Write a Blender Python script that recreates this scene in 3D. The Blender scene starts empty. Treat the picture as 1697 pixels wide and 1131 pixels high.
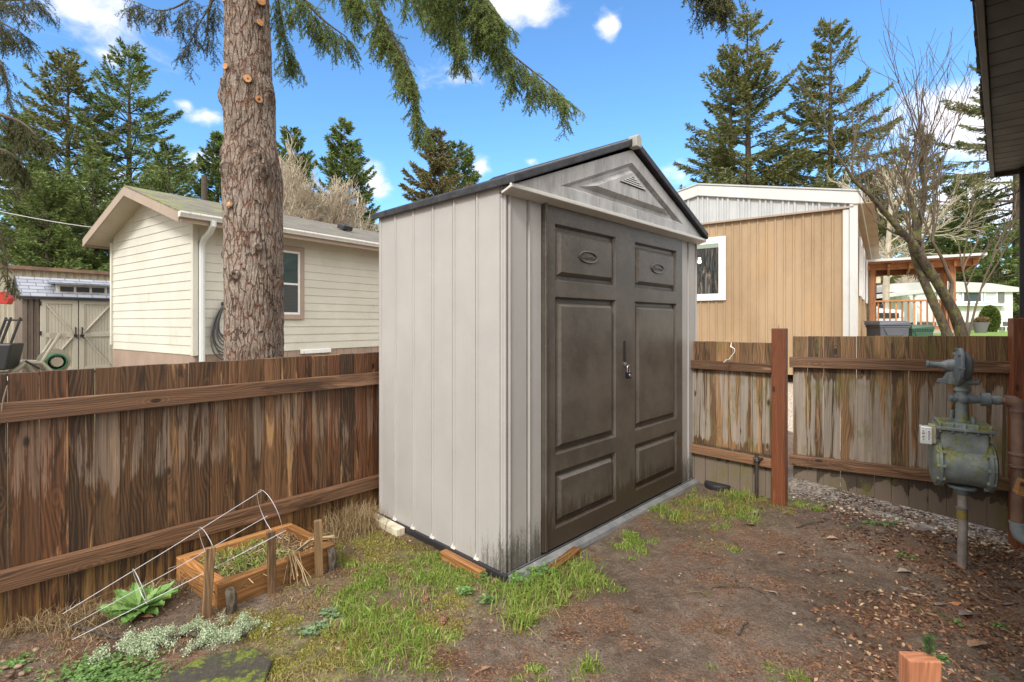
import bpy, bmesh, math, random
import numpy as np
from mathutils import Vector, Matrix, noise as mn
sc = bpy.context.scene
COL = sc.collection
F, CX, HY, H = 833.0, 848.5, 535.0, 1.25
R_ = math.radians
# ---------------------------------------------------------------- camera
cam = bpy.data.objects.new('camera', bpy.data.cameras.new('camera')); COL.objects.link(cam)
cam.location = (0, 0, H); cam.rotation_euler = (R_(90), 0, 0)
cam.data.sensor_width = 36; cam.data.lens = 36*F/1697; cam.data.shift_y = -30.5/1697
cam.data.clip_start = .05; cam.data.clip_end = 3000
sc.camera = cam
# ---------------------------------------------------------------- sky and sun
SUN_EL, SUN_AZ = 42, 205      # azimuth measured clockwise from +Y: behind the camera, to the left
w = bpy.data.worlds.new('World'); sc.world = w; w.use_nodes = True
nt = w.node_tree; nt.nodes.clear()
def wn(t, **k):
    n = nt.nodes.new(t)
    for a, b in k.items(): setattr(n, a, b)
    return n
wo = wn('ShaderNodeOutputWorld'); bg = wn('ShaderNodeBackground'); bg.inputs[1].default_value = .1
nt.links.new(bg.outputs[0], wo.inputs[0])
sky = wn('ShaderNodeTexSky', sky_type='NISHITA', sun_disc=False)
sky.sun_elevation = R_(SUN_EL); sky.sun_rotation = R_(SUN_AZ); sky.air_density = 1.0; sky.dust_density = .3; sky.ozone_density = 2.2
tc = wn('ShaderNodeTexCoord')
def wmath(op, a, b=None, c=None, clamp=False):
    n = wn('ShaderNodeMath', operation=op, use_clamp=clamp)
    for i, x in enumerate((a, b, c)):
        if x is None: continue
        if isinstance(x, (int, float)): n.inputs[i].default_value = x
        else: nt.links.new(x, n.inputs[i])
    return n.outputs[0]
def wvec(op, a, b):
    n = wn('ShaderNodeVectorMath', operation=op)
    for i, x in enumerate((a, b)):
        if isinstance(x, tuple): n.inputs[i].default_value = x
        else: nt.links.new(x, n.inputs[i])
    return n
D0 = tc.outputs['Generated']
wz = wn('ShaderNodeTexNoise'); wz.inputs['Scale'].default_value = 11; wz.inputs['Detail'].default_value = 3; nt.links.new(D0, wz.inputs[0])
D = wvec('ADD', D0, wvec('MULTIPLY', wvec('SUBTRACT', wz.outputs['Color'], (.5, .5, .5)).outputs[0], (.11, .11, .06)).outputs[0]).outputs[0]
tint = wn('ShaderNodeMix', data_type='RGBA', blend_type='MULTIPLY'); tint.inputs[0].default_value = 1
nt.links.new(sky.outputs[0], tint.inputs[6]); tint.inputs[7].default_value = (.74, 1.10, 1.33, 1)
nz = wn('ShaderNodeTexNoise'); nz.inputs['Scale'].default_value = 9; nz.inputs['Detail'].default_value = 7; nz.inputs['Roughness'].default_value = .62
mp = wn('ShaderNodeMapping'); mp.inputs['Scale'].default_value = (1, 1, 1.9)
nt.links.new(D, mp.inputs[0]); nt.links.new(mp.outputs[0], nz.inputs[0])
acc = None
# broken white clouds low in the north, each a puff round a direction
for (px, py, rx, ry, s) in [(150, 20, .10, .045, .75), (60, 24, .06, .03, .5), (170, 80, .05, .025, .6), (860, 6, .09, .04, 1.0), (800, 60, .08, .04, .4), (1000, 35, .035, .03, .9), (335, 200, .045, .022, .9), (300, 178, .025, .02, .8),
        (330, 275, .05, .03, .8), (615, 295, .04, .05, 1.0), (800, 278, .045, .03, .9), (885, 268, .022, .015, .8), (1580, 190, .1, .06, 1.0), (1640, 230, .09, .06, 1.0), (1490, 210, .05, .04, .7), (1125, 290, .05, .03, .6), (1620, 330, .2, .07, .9), (1500, 380, .2, .05, .8), (90, 330, .3, .07, .7), (740, 120, .08, .05, .3)]:
    d = Vector(((px-CX)/F, 1, (HY-py)/F)).normalized()
    c = wvec('SUBTRACT', D, tuple(d)).outputs[0]
    c = wvec('MULTIPLY', c, (1/rx, 1/rx, 1/ry)).outputs[0]
    l = wvec('LENGTH', c, (0, 0, 0)).outputs['Value']
    g = wmath('MULTIPLY', wmath('SUBTRACT', 1.0, wmath('MULTIPLY', l, .8), clamp=True), s*1.35)
    acc = g if acc is None else wmath('MAXIMUM', acc, g)
# unseen cloud deck overhead and behind, added for soft neutral light
sep = wn('ShaderNodeSeparateXYZ'); nt.links.new(D0, sep.inputs[0])
deck = wmath('MULTIPLY_ADD', sep.outputs[1], -3., 2.0, clamp=True)
acc = wmath('MAXIMUM', acc, wmath('MULTIPLY', deck, 1.2))
cl = wmath('MULTIPLY_ADD', wmath('SUBTRACT', nz.outputs[0], .5), 1.9, acc)
ss = wn('ShaderNodeMapRange', interpolation_type='SMOOTHSTEP'); ss.inputs[1].default_value = .30; ss.inputs[2].default_value = 1.1
nt.links.new(cl, ss.inputs[0])
cm = wn('ShaderNodeMix', data_type='RGBA'); nt.links.new(ss.outputs[0], cm.inputs[0]); nt.links.new(tint.outputs[2], cm.inputs[6])
dk = wn('ShaderNodeMix', data_type='RGBA'); nt.links.new(deck, dk.inputs[0]); dk.inputs[6].default_value = (6.0, 5.9, 6.3, 1); zz = wn('ShaderNodeMix', data_type='RGBA'); nt.links.new(wmath('MULTIPLY_ADD', sep.outputs[2], 1.35, 0., clamp=True), zz.inputs[0]); zz.inputs[6].default_value = (3.5, 3.35, 3.15, 1); zz.inputs[7].default_value = (11.9, 11.4, 10.9, 1); nt.links.new(zz.outputs[2], dk.inputs[7]); nt.links.new(dk.outputs[2], cm.inputs[7])
nt.links.new(cm.outputs[2], bg.inputs[0])
sun = bpy.data.objects.new('sun', bpy.data.lights.new('sun', 'SUN')); COL.objects.link(sun)
sun.data.energy = 1.5; sun.data.angle = R_(14); sun.data.color = (1, .95, .88)
a = R_(SUN_AZ); e = R_(SUN_EL)
sdir = Vector((math.sin(a)*math.cos(e), math.cos(a)*math.cos(e), math.sin(e)))
sun.rotation_euler = sdir.to_track_quat('Z', 'Y').to_euler()
sc.view_settings.view_transform = 'Standard'; sc.view_settings.look = 'None'; sc.view_settings.exposure = 1.12; sc.view_settings.gamma = 1
# ---------------------------------------------------------------- helpers
random.seed(7); rng = np.random.default_rng(7)
def at(px, py, Y): return Vector(((px-CX)/F*Y, Y, H-(py-HY)/F*Y))
def gp(px, py, z=0):
    Y = F*(H-z)/(py-HY); return Vector(((px-CX)/F*Y, Y, z))
def sm(a, b, x):
    t = min(1, max(0, (x-a)/(b-a))); return t*t*(3-2*t)
def gz(x, y):
    far = .85*sm(9, 20, y)*sm(2, 8, x)
    near = 1-sm(7, 12, math.hypot(x, y))
    n = mn.noise((x*1.3, y*1.3, 3))*.022+mn.noise((x*5, y*5, 1))*.008
    return far+n*near-.004
def tag(o, label=None, cat=None, group=None, kind=None):
    if label: o['label'] = label
    if cat: o['category'] = cat
    if group: o['group'] = group
    if kind: o['kind'] = kind
    return o
def thing(name, label, cat, loc=(0, 0, 0), rz=0, group=None):
    o = bpy.data.objects.new(name, None); COL.objects.link(o); o.empty_display_size = .1
    o.location = loc; o.rotation_euler = (0, 0, rz)
    return tag(o, label, cat, group)
def copy_tree(o, parent=None):
    c = o.copy(); COL.objects.link(c); c.parent = parent
    for ch in o.children: copy_tree(ch, c)
    return c
class MB:
    def __init__(s): s.v = []; s.f = []; s.uv = []; s.r = []
    def add(s, vs, fs, uvs=None, r=0.):
        o = len(s.v); s.v += [tuple(v) for v in vs]; s.r += [r]*len(vs)
        for i, f in enumerate(fs):
            s.f.append([o+k for k in f]); s.uv += (uvs[i] if uvs else [(0, 0)]*len(f))
        return s
    def box(s, c, d, R=None, r=None, taper=None):
        c = Vector(c); r = random.random() if r is None else r
        hx, hy, hz = (k/2 for k in d); P = []
        for (x, y, z) in [(-1,-1,-1),(1,-1,-1),(1,1,-1),(-1,1,-1),(-1,-1,1),(1,-1,1),(1,1,1),(-1,1,1)]:
            t = taper if (taper and z > 0) else 1
            P.append(Vector((x*hx*t, y*hy*t, z*hz)))
        fs = [(0,3,2,1),(4,5,6,7),(0,1,5,4),(1,2,6,5),(2,3,7,6),(3,0,4,7)]
        L = max(range(3), key=lambda k: d[k]); uvs = []
        for f in fs:
            nrm = (P[f[1]]-P[f[0]]).cross(P[f[2]]-P[f[0]]); ax = max(range(3), key=lambda k: abs(nrm[k]))
            oth = [k for k in range(3) if k != ax]
            if L in oth: lo = L; ac = [k for k in oth if k != L][0]
            else: lo, ac = oth
            uvs.append([(P[k][ac]+(.5 if ac != L else 0)+ax*.37, P[k][lo]+d[lo]/2) for k in f])
        if R is not None: P = [R@p for p in P]
        return s.add([c+p for p in P], fs, uvs, r)
    def bar(s, a, b, w, h, up=(0, 0, 1), r=None):
        a = Vector(a); b = Vector(b); z = (b-a).normalized(); x = Vector(up).cross(z)
        if x.length < 1e-4: x = Vector((1, 0, 0))
        x.normalize(); y = z.cross(x)
        return s.box((a+b)/2, (w, h, (b-a).length), Matrix((x, y, z)).transposed(), r)
    def tube(s, pts, rad, n=8, cap=True, r=0.):
        pts = [Vector(p) for p in pts]
        if not hasattr(rad, '__len__'): rad = [rad]*len(pts)
        vs = []; up = Vector((0, 0, 1)); px_ = None
        for i, p in enumerate(pts):
            t = (pts[min(i+1, len(pts)-1)]-pts[max(i-1, 0)])
            t = t.normalized() if t.length > 1e-9 else Vector((0, 0, 1))
            if px_ is None:
                px_ = t.cross(Vector((0, 0, 1)) if abs(t.z) < .9 else Vector((1, 0, 0))).normalized()
            else:
                px_ = px_-t*px_.dot(t); px_.normalize()
            q = t.cross(px_)
            for k in range(n):
                an = 2*math.pi*k/n; vs.append(p+(px_*math.cos(an)+q*math.sin(an))*rad[i])
        fs = []
        for i in range(len(pts)-1):
            for k in range(n):
                fs.append((i*n+k, i*n+(k+1) % n, (i+1)*n+(k+1) % n, (i+1)*n+k))
        if cap: fs += [tuple(range(n))[::-1], tuple((len(pts)-1)*n+k for k in range(n))]
        return s.add(vs, fs, None, r)
    def lathe(s, o, ax, prof, n=24, r=0.):
        ax = Vector(ax).normalized(); return s.tube([Vector(o)+ax*(h+1e-5*i) for i, (h, _) in enumerate(prof)], [max(q, 1e-4) for _, q in prof], n, True, r)
    def prism(s, poly, ex, r=0.):
        poly = [Vector(p) for p in poly]; ex = Vector(ex); n = len(poly)
        vs = poly+[p+ex for p in poly]
        fs = [tuple(range(n))[::-1], tuple(range(n, 2*n))]+[(i, (i+1) % n, n+(i+1) % n, n+i) for i in range(n)]
        return s.add(vs, fs, None, r)
    def quad(s, *p, r=0., uv=None): return s.add(p, [tuple(range(len(p)))], [uv] if uv else None, r)
    def build(s, name, m, parent=None, smooth=False, bevel=0, seg=2, ang=40, label=None):
        me = bpy.data.meshes.new(name); me.from_pydata(s.v, [], s.f)
        ul = me.uv_layers.new(name='UVMap'); ul.data.foreach_set('uv', np.array(s.uv, 'f').ravel())
        at_ = me.attributes.new('rnd', 'FLOAT', 'POINT'); at_.data.foreach_set('value', np.array(s.r, 'f'))
        me.materials.append(m); me.update()
        bm = bmesh.new(); bm.from_mesh(me); bmesh.ops.recalc_face_normals(bm, faces=bm.faces[:]) if len(s.f) < 20000 and not getattr(s, 'keep', 0) else None; bm.to_mesh(me); bm.free()
        o = bpy.data.objects.new(name, me); COL.objects.link(o)
        if parent: o.parent = parent
        if smooth:
            me.shade_smooth(); me.set_sharp_from_angle(angle=R_(ang))
        if bevel:
            b = o.modifiers.new('b', 'BEVEL'); b.width = bevel; b.segments = seg; b.limit_method = 'ANGLE'; b.angle_limit = R_(35)
            if smooth: b.harden_normals = False
        if label: o['label'] = label
        return o
def npmesh(name, V, Q, m, parent=None, rnd=None, smooth=False):
    V = np.asarray(V, 'f').reshape(-1, 3); Q = np.asarray(Q, 'i'); k = Q.shape[1]
    me = bpy.data.meshes.new(name); me.vertices.add(len(V)); me.vertices.foreach_set('co', V.ravel())
    me.loops.add(Q.size); me.loops.foreach_set('vertex_index', Q.ravel())
    me.polygons.add(len(Q)); me.polygons.foreach_set('loop_start', np.arange(0, Q.size, k, dtype='i'))
    me.update(calc_edges=True); me.validate()
    if rnd is not None:
        a_ = me.attributes.new('rnd', 'FLOAT', 'POINT'); a_.data.foreach_set('value', np.asarray(rnd, 'f'))
    me.materials.append(m); o = bpy.data.objects.new(name, me); COL.objects.link(o)
    if parent: o.parent = parent
    if smooth: me.shade_smooth()
    return o
def unit(a): return a/np.maximum(np.linalg.norm(a, axis=1, keepdims=True), 1e-9)
def kites(P, Dn, L, W, fold=.35):
    """leaf-sized kite faces: base P, direction Dn, length L, width W (arrays)"""
    n = len(P); rv = rng.normal(size=(n, 3)); S = unit(np.cross(Dn, rv)); U = np.cross(S, Dn)
    L = np.asarray(L).reshape(-1, 1); W = np.asarray(W).reshape(-1, 1)
    V = np.empty((n, 4, 3)); V[:, 0] = P; V[:, 1] = P+Dn*L*.45+S*W*.5+U*W*fold*.5; V[:, 2] = P+Dn*L; V[:, 3] = P+Dn*L*.45-S*W*.5+U*W*fold*.5
    return V.reshape(-1, 3), np.arange(4*n).reshape(-1, 4)
# ---------------------------------------------------------------- materials
class T:
    def __init__(s, name):
        s.m = bpy.data.materials.new(name); s.m.use_nodes = True; s.t = s.m.node_tree; s.t.nodes.clear()
        s.out = s.n('ShaderNodeOutputMaterial'); s.b = s.n('ShaderNodeBsdfPrincipled'); s.t.links.new(s.b.outputs[0], s.out.inputs[0])
        s.tc = s.n('ShaderNodeTexCoord')
    def n(s, t, **k):
        x = s.t.nodes.new(t)
        for a, b in k.items(): setattr(x, a, b)
        return x
    def put(s, sock, v):
        if isinstance(v, bpy.types.NodeSocket): s.t.links.new(v, sock)
        elif isinstance(v, tuple) and len(v) == 3 and sock.type == 'RGBA': sock.default_value = (*v, 1)
        else: sock.default_value = v
    def obj(s): return s.tc.outputs['Object']
    def uvr(s, su, sv, k=37.):
        """board coordinates (across, along, board number)"""
        sp = s.n('ShaderNodeSeparateXYZ'); s.put(sp.inputs[0], s.tc.outputs['UV'])
        cb = s.n('ShaderNodeCombineXYZ'); s.put(cb.inputs[0], s.math('MULTIPLY', sp.outputs[0], su)); s.put(cb.inputs[1], s.math('MULTIPLY', sp.outputs[1], sv))
        s.put(cb.inputs[2], s.math('MULTIPLY', s.rnd(), k)); return cb.outputs[0]
    def rnd(s): return s.n('ShaderNodeAttribute', attribute_name='rnd').outputs['Fac']
    def isl(s): return s.n('ShaderNodeNewGeometry').outputs['Random Per Island']
    def map(s, v, sc_=(1, 1, 1), loc=(0, 0, 0)):
        x = s.n('ShaderNodeMapping'); s.put(x.inputs[0], v); x.inputs['Scale'].default_value = sc_; x.inputs['Location'].default_value = loc; return x.outputs[0]
    def noise(s, v, sc_=5, det=4, ro=.55, dis=0):
        x = s.n('ShaderNodeTexNoise'); s.put(x.inputs['Vector'], v)
        for k, q in (('Scale', sc_), ('Detail', det), ('Roughness', ro), ('Distortion', dis)): x.inputs[k].default_value = q
        return x.outputs[0]
    def vor(s, v, sc_=5, feature='F1', out='Distance', rand=1):
        x = s.n('ShaderNodeTexVoronoi', feature=feature); s.put(x.inputs['Vector'], v); x.inputs['Scale'].default_value = sc_; x.inputs['Randomness'].default_value = rand
        return x.outputs[out]
    def math(s, op, a, b=None, c=None, clamp=False):
        x = s.n('ShaderNodeMath', operation=op, use_clamp=clamp)
        for i, q in enumerate((a, b, c)):
            if q is not None: s.put(x.inputs[i], q)
        return x.outputs[0]
    def sep(s, v, i):
        x = s.n('ShaderNodeSeparateXYZ'); s.put(x.inputs[0], v); return x.outputs[i]
    def mr(s, v, a, b, c=0., d=1., smooth=True):
        x = s.n('ShaderNodeMapRange', interpolation_type='SMOOTHSTEP' if smooth else 'LINEAR')
        for i, q in enumerate((v, a, b, c, d)): s.put(x.inputs[i], q)
        return x.outputs[0]
    def mix(s, f, a, b, mode='MIX'):
        x = s.n('ShaderNodeMix', data_type='RGBA', blend_type=mode); s.put(x.inputs[0], f); s.put(x.inputs[6], a); s.put(x.inputs[7], b); return x.outputs[2]
    def ramp(s, f, st):
        x = s.n('ShaderNodeValToRGB'); s.put(x.inputs[0], f); e = x.color_ramp.elements
        while len(e) < len(st): e.new(.5)
        for q, (p, c) in zip(e, st): q.position = p; q.color = (*c, 1)
        return x.outputs[0]
    def bump(s, h, st=.3, dist=.01):
        x = s.n('ShaderNodeBump'); x.inputs['Strength'].default_value = st; x.inputs['Distance'].default_value = dist; s.put(x.inputs['Height'], h); s.put(s.b.inputs['Normal'], x.outputs[0])
    def done(s, col, rough=.6, metal=0., spec=.5):
        s.put(s.b.inputs['Base Color'], col); s.put(s.b.inputs['Roughness'], rough); s.put(s.b.inputs['Metallic'], metal); s.put(s.b.inputs['Specular IOR Level'], spec); return s.m
def paint(name, c, rough=.5, var=.12, sc_=3., grime=None, metal=0., bump=.05, spec=.5):
    t = T(name); o = t.obj(); n = t.noise(o, sc_, 6, .65)
    k = t.mr(n, .3, .7, 1-var, 1+var, False)
    col = t.mix(1., c, t.n('ShaderNodeCombineColor').outputs[0], 'MULTIPLY')
    cc = col.node.inputs[7].links[0].from_node
    for i in range(3): t.put(cc.inputs[i], k)
    if grime:
        g = t.mr(t.noise(t.map(o, (9, 9, 1.4)), 2.2, 5, .7), .52, .72, 0., .75); col = t.mix(g, col, grime)
    fine = t.noise(o, sc_*60, 3)
    t.bump(fine, bump, .002); return t.done(col, t.mr(n, .3, .7, rough-.08, rough+.1, False), metal, spec)
def wood(name, dark, mid, light, patch=.56, green=None, grey=None, rough=.62, gfreq=1., bright=1., pale=None):
    t = T(name); r = t.rnd()
    v0 = t.uvr(1, 1, 37); warp = t.noise(t.uvr(9, 1.6), 1, 2)
    g0 = t.noise(t.uvr(38*gfreq, 1.1), 1, 6, .7, .5); g1 = t.noise(t.uvr(230*gfreq, 3.5), 1, 4, .6, .5); g1 = t.math('ADD', t.math('MULTIPLY', g0, .6), t.math('MULTIPLY', g1, .4))
    # cathedral rings: distance bands warped along the board
    sp = t.sep(t.tc.outputs['UV'], 0)
    ph = t.math('MULTIPLY_ADD', sp, 420*gfreq, t.math('MULTIPLY', warp, 60.))
    ring = t.math('MULTIPLY_ADD', t.math('SINE', ph), .5, .5)
    kn = t.vor(t.uvr(8, 3.6, 61), 1, 'F1'); knot = t.mr(kn, .04, .13, .9, 0.)
    kr = t.math('MULTIPLY_ADD', t.math('SINE', t.math('MULTIPLY', kn, 75.)), .5, .5)
    near = t.mr(kn, .1, .34, 1., 0.)
    ringm = t.n('ShaderNodeMix'); t.put(ringm.inputs[0], near); t.put(ringm.inputs[2], ring); t.put(ringm.inputs[3], kr)
    ring = ringm.outputs[0]
    f = t.math('ADD', t.math('MULTIPLY', g1, .86), t.math('MULTIPLY', ring, .14))
    f = t.math('ADD', f, t.math('MULTIPLY_ADD', r, .22, -.11))
    col = t.ramp(f, [(.35, dark), (.44, tuple(a_*.5+b_*.5 for a_, b_ in zip(dark, mid))), (.53, mid), (.66, tuple(min(1, c*1.75) for c in mid))])
    p = t.noise(t.uvr(11, 1.05, 53), 1, 5, .68, .7)
    hv = t.math('FRACT', t.math('MULTIPLY', r, 7.31)); col = t.mix(t.mr(hv, .55, 1., 0., .5, False), col, t.mix(g1, tuple(c*.8 for c in mid), tuple(c*.55+d*.3 for c, d in zip(mid, light))))
    p2 = t.mr(t.math('ADD', p, t.math('MULTIPLY_ADD', g1, .22, -.11)), patch, patch+.09)
    col = t.mix(p2, col, t.mix(g1, tuple(c*.62 for c in light), tuple(min(1, c*1.15) for c in light)))
    blk = t.mr(t.noise(t.uvr(12, 1.3, 91), 1, 5, .7, 1.), .52, .64, 0., .8)
    col = t.mix(blk, col, tuple(c*.8 for c in dark))
    if grey:
        z = t.sep(t.obj(), 2)
        gm = t.math('ADD', t.noise(t.uvr(17, .55, 71), 1, 5, .62, .35), t.mr(t.math('ABSOLUTE', t.math('SUBTRACT', z, grey[1])), grey[2], grey[2]+.16, 0., -.3))
        gm = t.mr(t.math('ADD', gm, t.math('MULTIPLY_ADD', g1, .12, -.06)), .46, .50, 0., .85); gr2 = t.mr(g1, .3, .7); col = t.mix(gm, col, t.mix(gr2, tuple(c*.5 for c in grey[0]), tuple(c*1.1 for c in grey[0])))
        wt = t.mr(t.math('ADD', t.noise(t.map(t.obj(), (11, 1, 5)), 1, 3, .5, 1.), t.mr(z, .12, .30, -.22, .16)), .5, .52, 0., .85); lowm = t.mr(z, .30, .32, 1., 0.); col = t.mix(lowm, col, t.mix(wt, t.mix(g1, (.15, .115, .085), (.23, .18, .135)), (.045, .03, .02)))
    if pale:
        z = t.sep(t.obj(), 2); gm = t.math('ADD', t.noise(t.uvr(15, 1.1, 29), 1, 5, .66, .5), t.mr(t.math('ABSOLUTE', t.math('SUBTRACT', z, pale[1])), pale[2], pale[2]+.25, .02, -.25))
        gm = t.math('ADD', gm, t.math('MULTIPLY_ADD', g1, .5, -.25)); col = t.mix(t.mr(gm, .52, .58, 0., .6), col, t.mix(t.mr(g1, .35, .65), tuple(c*.4 for c in pale[0]), pale[0]))
        red = t.mr(t.math('FRACT', t.math('MULTIPLY', r, 13.7)), .62, .7, 0., .6); col = t.mix(red, col, (1., .72, .60), 'MULTIPLY')
        low = t.mr(z, .16, .2, .7, 0.); col = t.mix(t.math('MULTIPLY', low, t.mr(g0, .45, .6)), col, (.26, .15, .05))
    if green:
        gm = t.mr(t.noise(t.map(t.obj(), (5, 5, 2)), 1.6, 6, .7), green[1], green[1]+.18, 0., .7); col = t.mix(gm, col, green[0])
        z = t.sep(t.obj(), 2); edge = t.math('MULTIPLY', t.mr(t.noise(t.obj(), 14, 4, .7), .42, .62), .55)
        # algae where the boards' edges meet
    col = t.mix(knot, col, tuple(c*.35 for c in dark))
    t.bump(t.math('ADD', f, t.math('MULTIPLY', knot, -.4)), .5, .004)
    return t.done(col, t.mr(g1, .3, .7, rough+.1, rough-.12, False))
def leafmat(name, stops, rough=.6, trans=.25, isl=True):
    t = T(name); v = t.isl() if isl else t.rnd()
    n = t.noise(t.obj(), .9, 3); f = t.math('ADD', t.math('MULTIPLY', v, .65), t.math('MULTIPLY', n, .5))
    col = t.ramp(f, stops); m = t.done(col, rough, 0, .3)
    tr = t.n('ShaderNodeBsdfTranslucent'); t.put(tr.inputs[0], col); mx = t.n('ShaderNodeMixShader'); mx.inputs[0].default_value = trans
    t.t.links.new(t.b.outputs[0], mx.inputs[1]); t.t.links.new(tr.outputs[0], mx.inputs[2]); t.t.links.new(mx.outputs[0], t.out.inputs[0])
    return m
def plain(name, c, rough=.5, metal=0., spec=.5, emit=None):
    t = T(name); n = t.noise(t.obj(), 25, 3); col = t.mix(n, tuple(x*.88 for x in c), tuple(min(1, x*1.1) for x in c)); t.done(col, rough, metal, spec)
    if emit: t.put(t.b.inputs['Emission Color'], c); t.put(t.b.inputs['Emission Strength'], emit)
    return t.m
def glass(name, c=(.02, .025, .028)):
    t = T(name); n = t.noise(t.obj(), 1.5, 4); t.bump(n, .03, .02)
    return t.done(t.mix(n, c, tuple(x*2.2 for x in c)), .05, 0, .3)
# ================================================================ GROUND
BLOBS = []  # (x, y, radius, strength)
def blob(px, py, r, s, sx=1.): p = gp(px, py); BLOBS.append((p.x, p.y, r, s, sx))
for q in [(620, 900, .2, .9), (700, 925, .2, 1), (760, 965, .14, .8), (640, 960, .18, .6), (900, 975, .12, 1), (960, 955, .09, 1), (870, 1010, .1, 1), (990, 965, .07, .6), (640, 1040, .13, 1), (590, 1070, .11, 1), (700, 1060, .1, .9), (480, 1090, .16, .8), (560, 1000, .16, .65), (440, 1040, .12, .6), (520, 1120, .14, .7), (700, 1120, .07, .5),
          (1190, 840, .25, .6), (1120, 850, .15, .7), (1240, 825, .18, .7), (1320, 830, .12, .6), (1180, 900, .1, .35), (600, 870, .15, .7), (330, 1120, .1, .35), (400, 1100, .1, .4), (760, 890+110, .1, .6), (1040, 900, .12, .5), (975, 1115, .04, .5), (870, 1125, .06, .3), (1300, 1125, .06, .3), (550, 930, .12, .5), (520, 960, .1, .5)]: blob(*q)
def gden(x, y):
    d = 0
    for (bx, by, r, s, sx) in BLOBS:
        q = ((x-bx)**2+(y-by)**2)/(r*r)
        if q < 6: d += s*math.exp(-q)
    return d
SH0 = Vector((-.031, 2.439, 0)); SA = math.atan2(.722, .692)
t = T('soil'); o = t.obj()
A = t.n('ShaderNodeAttribute', attribute_name='grass').outputs['Fac']
n1 = t.noise(o, 1.6, 5, .6); n2 = t.noise(o, 14, 6, .7); n3 = t.noise(o, 110, 4, .7); n4 = t.noise(o, 45, 5, .75)
c = t.ramp(t.math('ADD', t.math('MULTIPLY', n1, .5), t.math('MULTIPLY', n2, .5)), [(.38, (.10, .068, .046)), (.5, (.185, .135, .10)), (.62, (.29, .225, .175))])
c = t.mix(t.mr(n3, .35, .7, 0., .75), c, (.045, .03, .02)); 
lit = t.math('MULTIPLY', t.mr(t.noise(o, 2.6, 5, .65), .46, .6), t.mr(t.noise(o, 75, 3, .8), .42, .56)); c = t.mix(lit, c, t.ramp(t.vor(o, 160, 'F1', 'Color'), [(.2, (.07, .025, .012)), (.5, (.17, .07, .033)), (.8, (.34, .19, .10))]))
c = t.mix(t.math('MULTIPLY', t.mr(t.noise(o, 3.1, 5, .7), .58, .68, 0., .8), t.mr(n4, .4, .6)), c, (.10, .115, .022))
c = t.mix(t.math('MULTIPLY', A, t.mr(n4, .35, .6)), c, t.ramp(n2, [(.4, (.10, .095, .025)), (.6, (.24, .23, .05))]))
G = t.n('ShaderNodeAttribute', attribute_name='gravel').outputs['Fac']
gr = t.ramp(t.vor(o, 60, 'F1', 'Color'), [(.1, (.28, .22, .16)), (.5, (.50, .42, .33)), (.9, (.74, .67, .56))])
c = t.mix(t.math('MULTIPLY', G, t.mr(n4, .3, .5)), c, gr)
FG = t.n('ShaderNodeAttribute', attribute_name='lawn').outputs['Fac']
c = t.mix(FG, c, t.ramp(n2, [(.3, (.10, .17, .03)), (.7, (.2, .33, .06))]))
hh = t.math('ADD', t.math('MULTIPLY', n4, .6), t.math('ADD', t.math('MULTIPLY', n2, .9), t.math('MULTIPLY', n3, .35)))
t.bump(hh, .95, .03)
SOIL = t.done(c, t.mr(t.math('ADD', t.math('MULTIPLY', n1, .5), t.math('MULTIPLY', n4, .5)), .35, .62, .42, .85), 0, .45)
def ground():
    xs = np.concatenate([-np.geomspace(600, 4.2, 40), np.arange(-4, 4.6, .03), np.geomspace(4.8, 600, 40)])
    ys = np.concatenate([[-60, -20, -8, -3, -1, 0], np.arange(.3, 5.2, .03), np.geomspace(5.4, 900, 60)])
    nx, ny = len(xs), len(ys); V = np.zeros((ny, nx, 3)); ga = np.zeros((ny, nx)); gv = np.zeros((ny, nx)); lw = np.zeros((ny, nx))
    L0 = gp(1310, 812); L1 = gp(1672, 905); dd = (L1-L0).normalized()
    for j, y in enumerate(ys):
        for i, x in enumerate(xs):
            near = abs(x) < 6 and -1 < y < 7
            z = gz(x, y) if (near or (x > 2 and y > 7)) else -.004
            if near:
                z += mn.noise((x*17, y*17, 0))*.006+mn.noise((x*45, y*45, 5))*.0042+max(0, mn.noise((x*9, y*9, 8))-.15)*.02
                if x > .8 and y > 1.8:
                    v = Vector((x, y, 0))-L0; s = v.x*dd.x+v.y*dd.y; q = -(v.x*dd.y-v.y*dd.x)
                    q = (v-dd*s).length*(1 if v.y*dd.x-v.x*dd.y > 0 else -1)
                    gv[j, i] = sm(-.22, .02, q+mn.noise((x*4, y*4, 2))*.12)*sm(-.25, .05, s)
                ga[j, i] = min(1, gden(x, y)*1.1)
            if y > 15 and x > 6: lw[j, i] = 1
            if x > 3.2 and 3.6 < y < 15: gv[j, i] = 1
            if x < -1.5 and y > 3 and y < 60: ga[j, i] = .8
            V[j, i] = (x, y, z)
    idx = np.arange(nx*ny).reshape(ny, nx); Q = np.stack([idx[:-1, :-1], idx[:-1, 1:], idx[1:, 1:], idx[1:, :-1]], -1).reshape(-1, 4)
    o = npmesh('ground', V, Q, SOIL, smooth=True)
    for k, a_ in (('grass', ga), ('gravel', gv), ('lawn', lw)):
        q = o.data.attributes.new(k, 'FLOAT', 'POINT'); q.data.foreach_set('value', a_.astype('f').ravel())
    tag(o, 'wet brown dirt yard with thin grass, moss and needle litter around the shed', None, None, 'structure')
ground()
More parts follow.
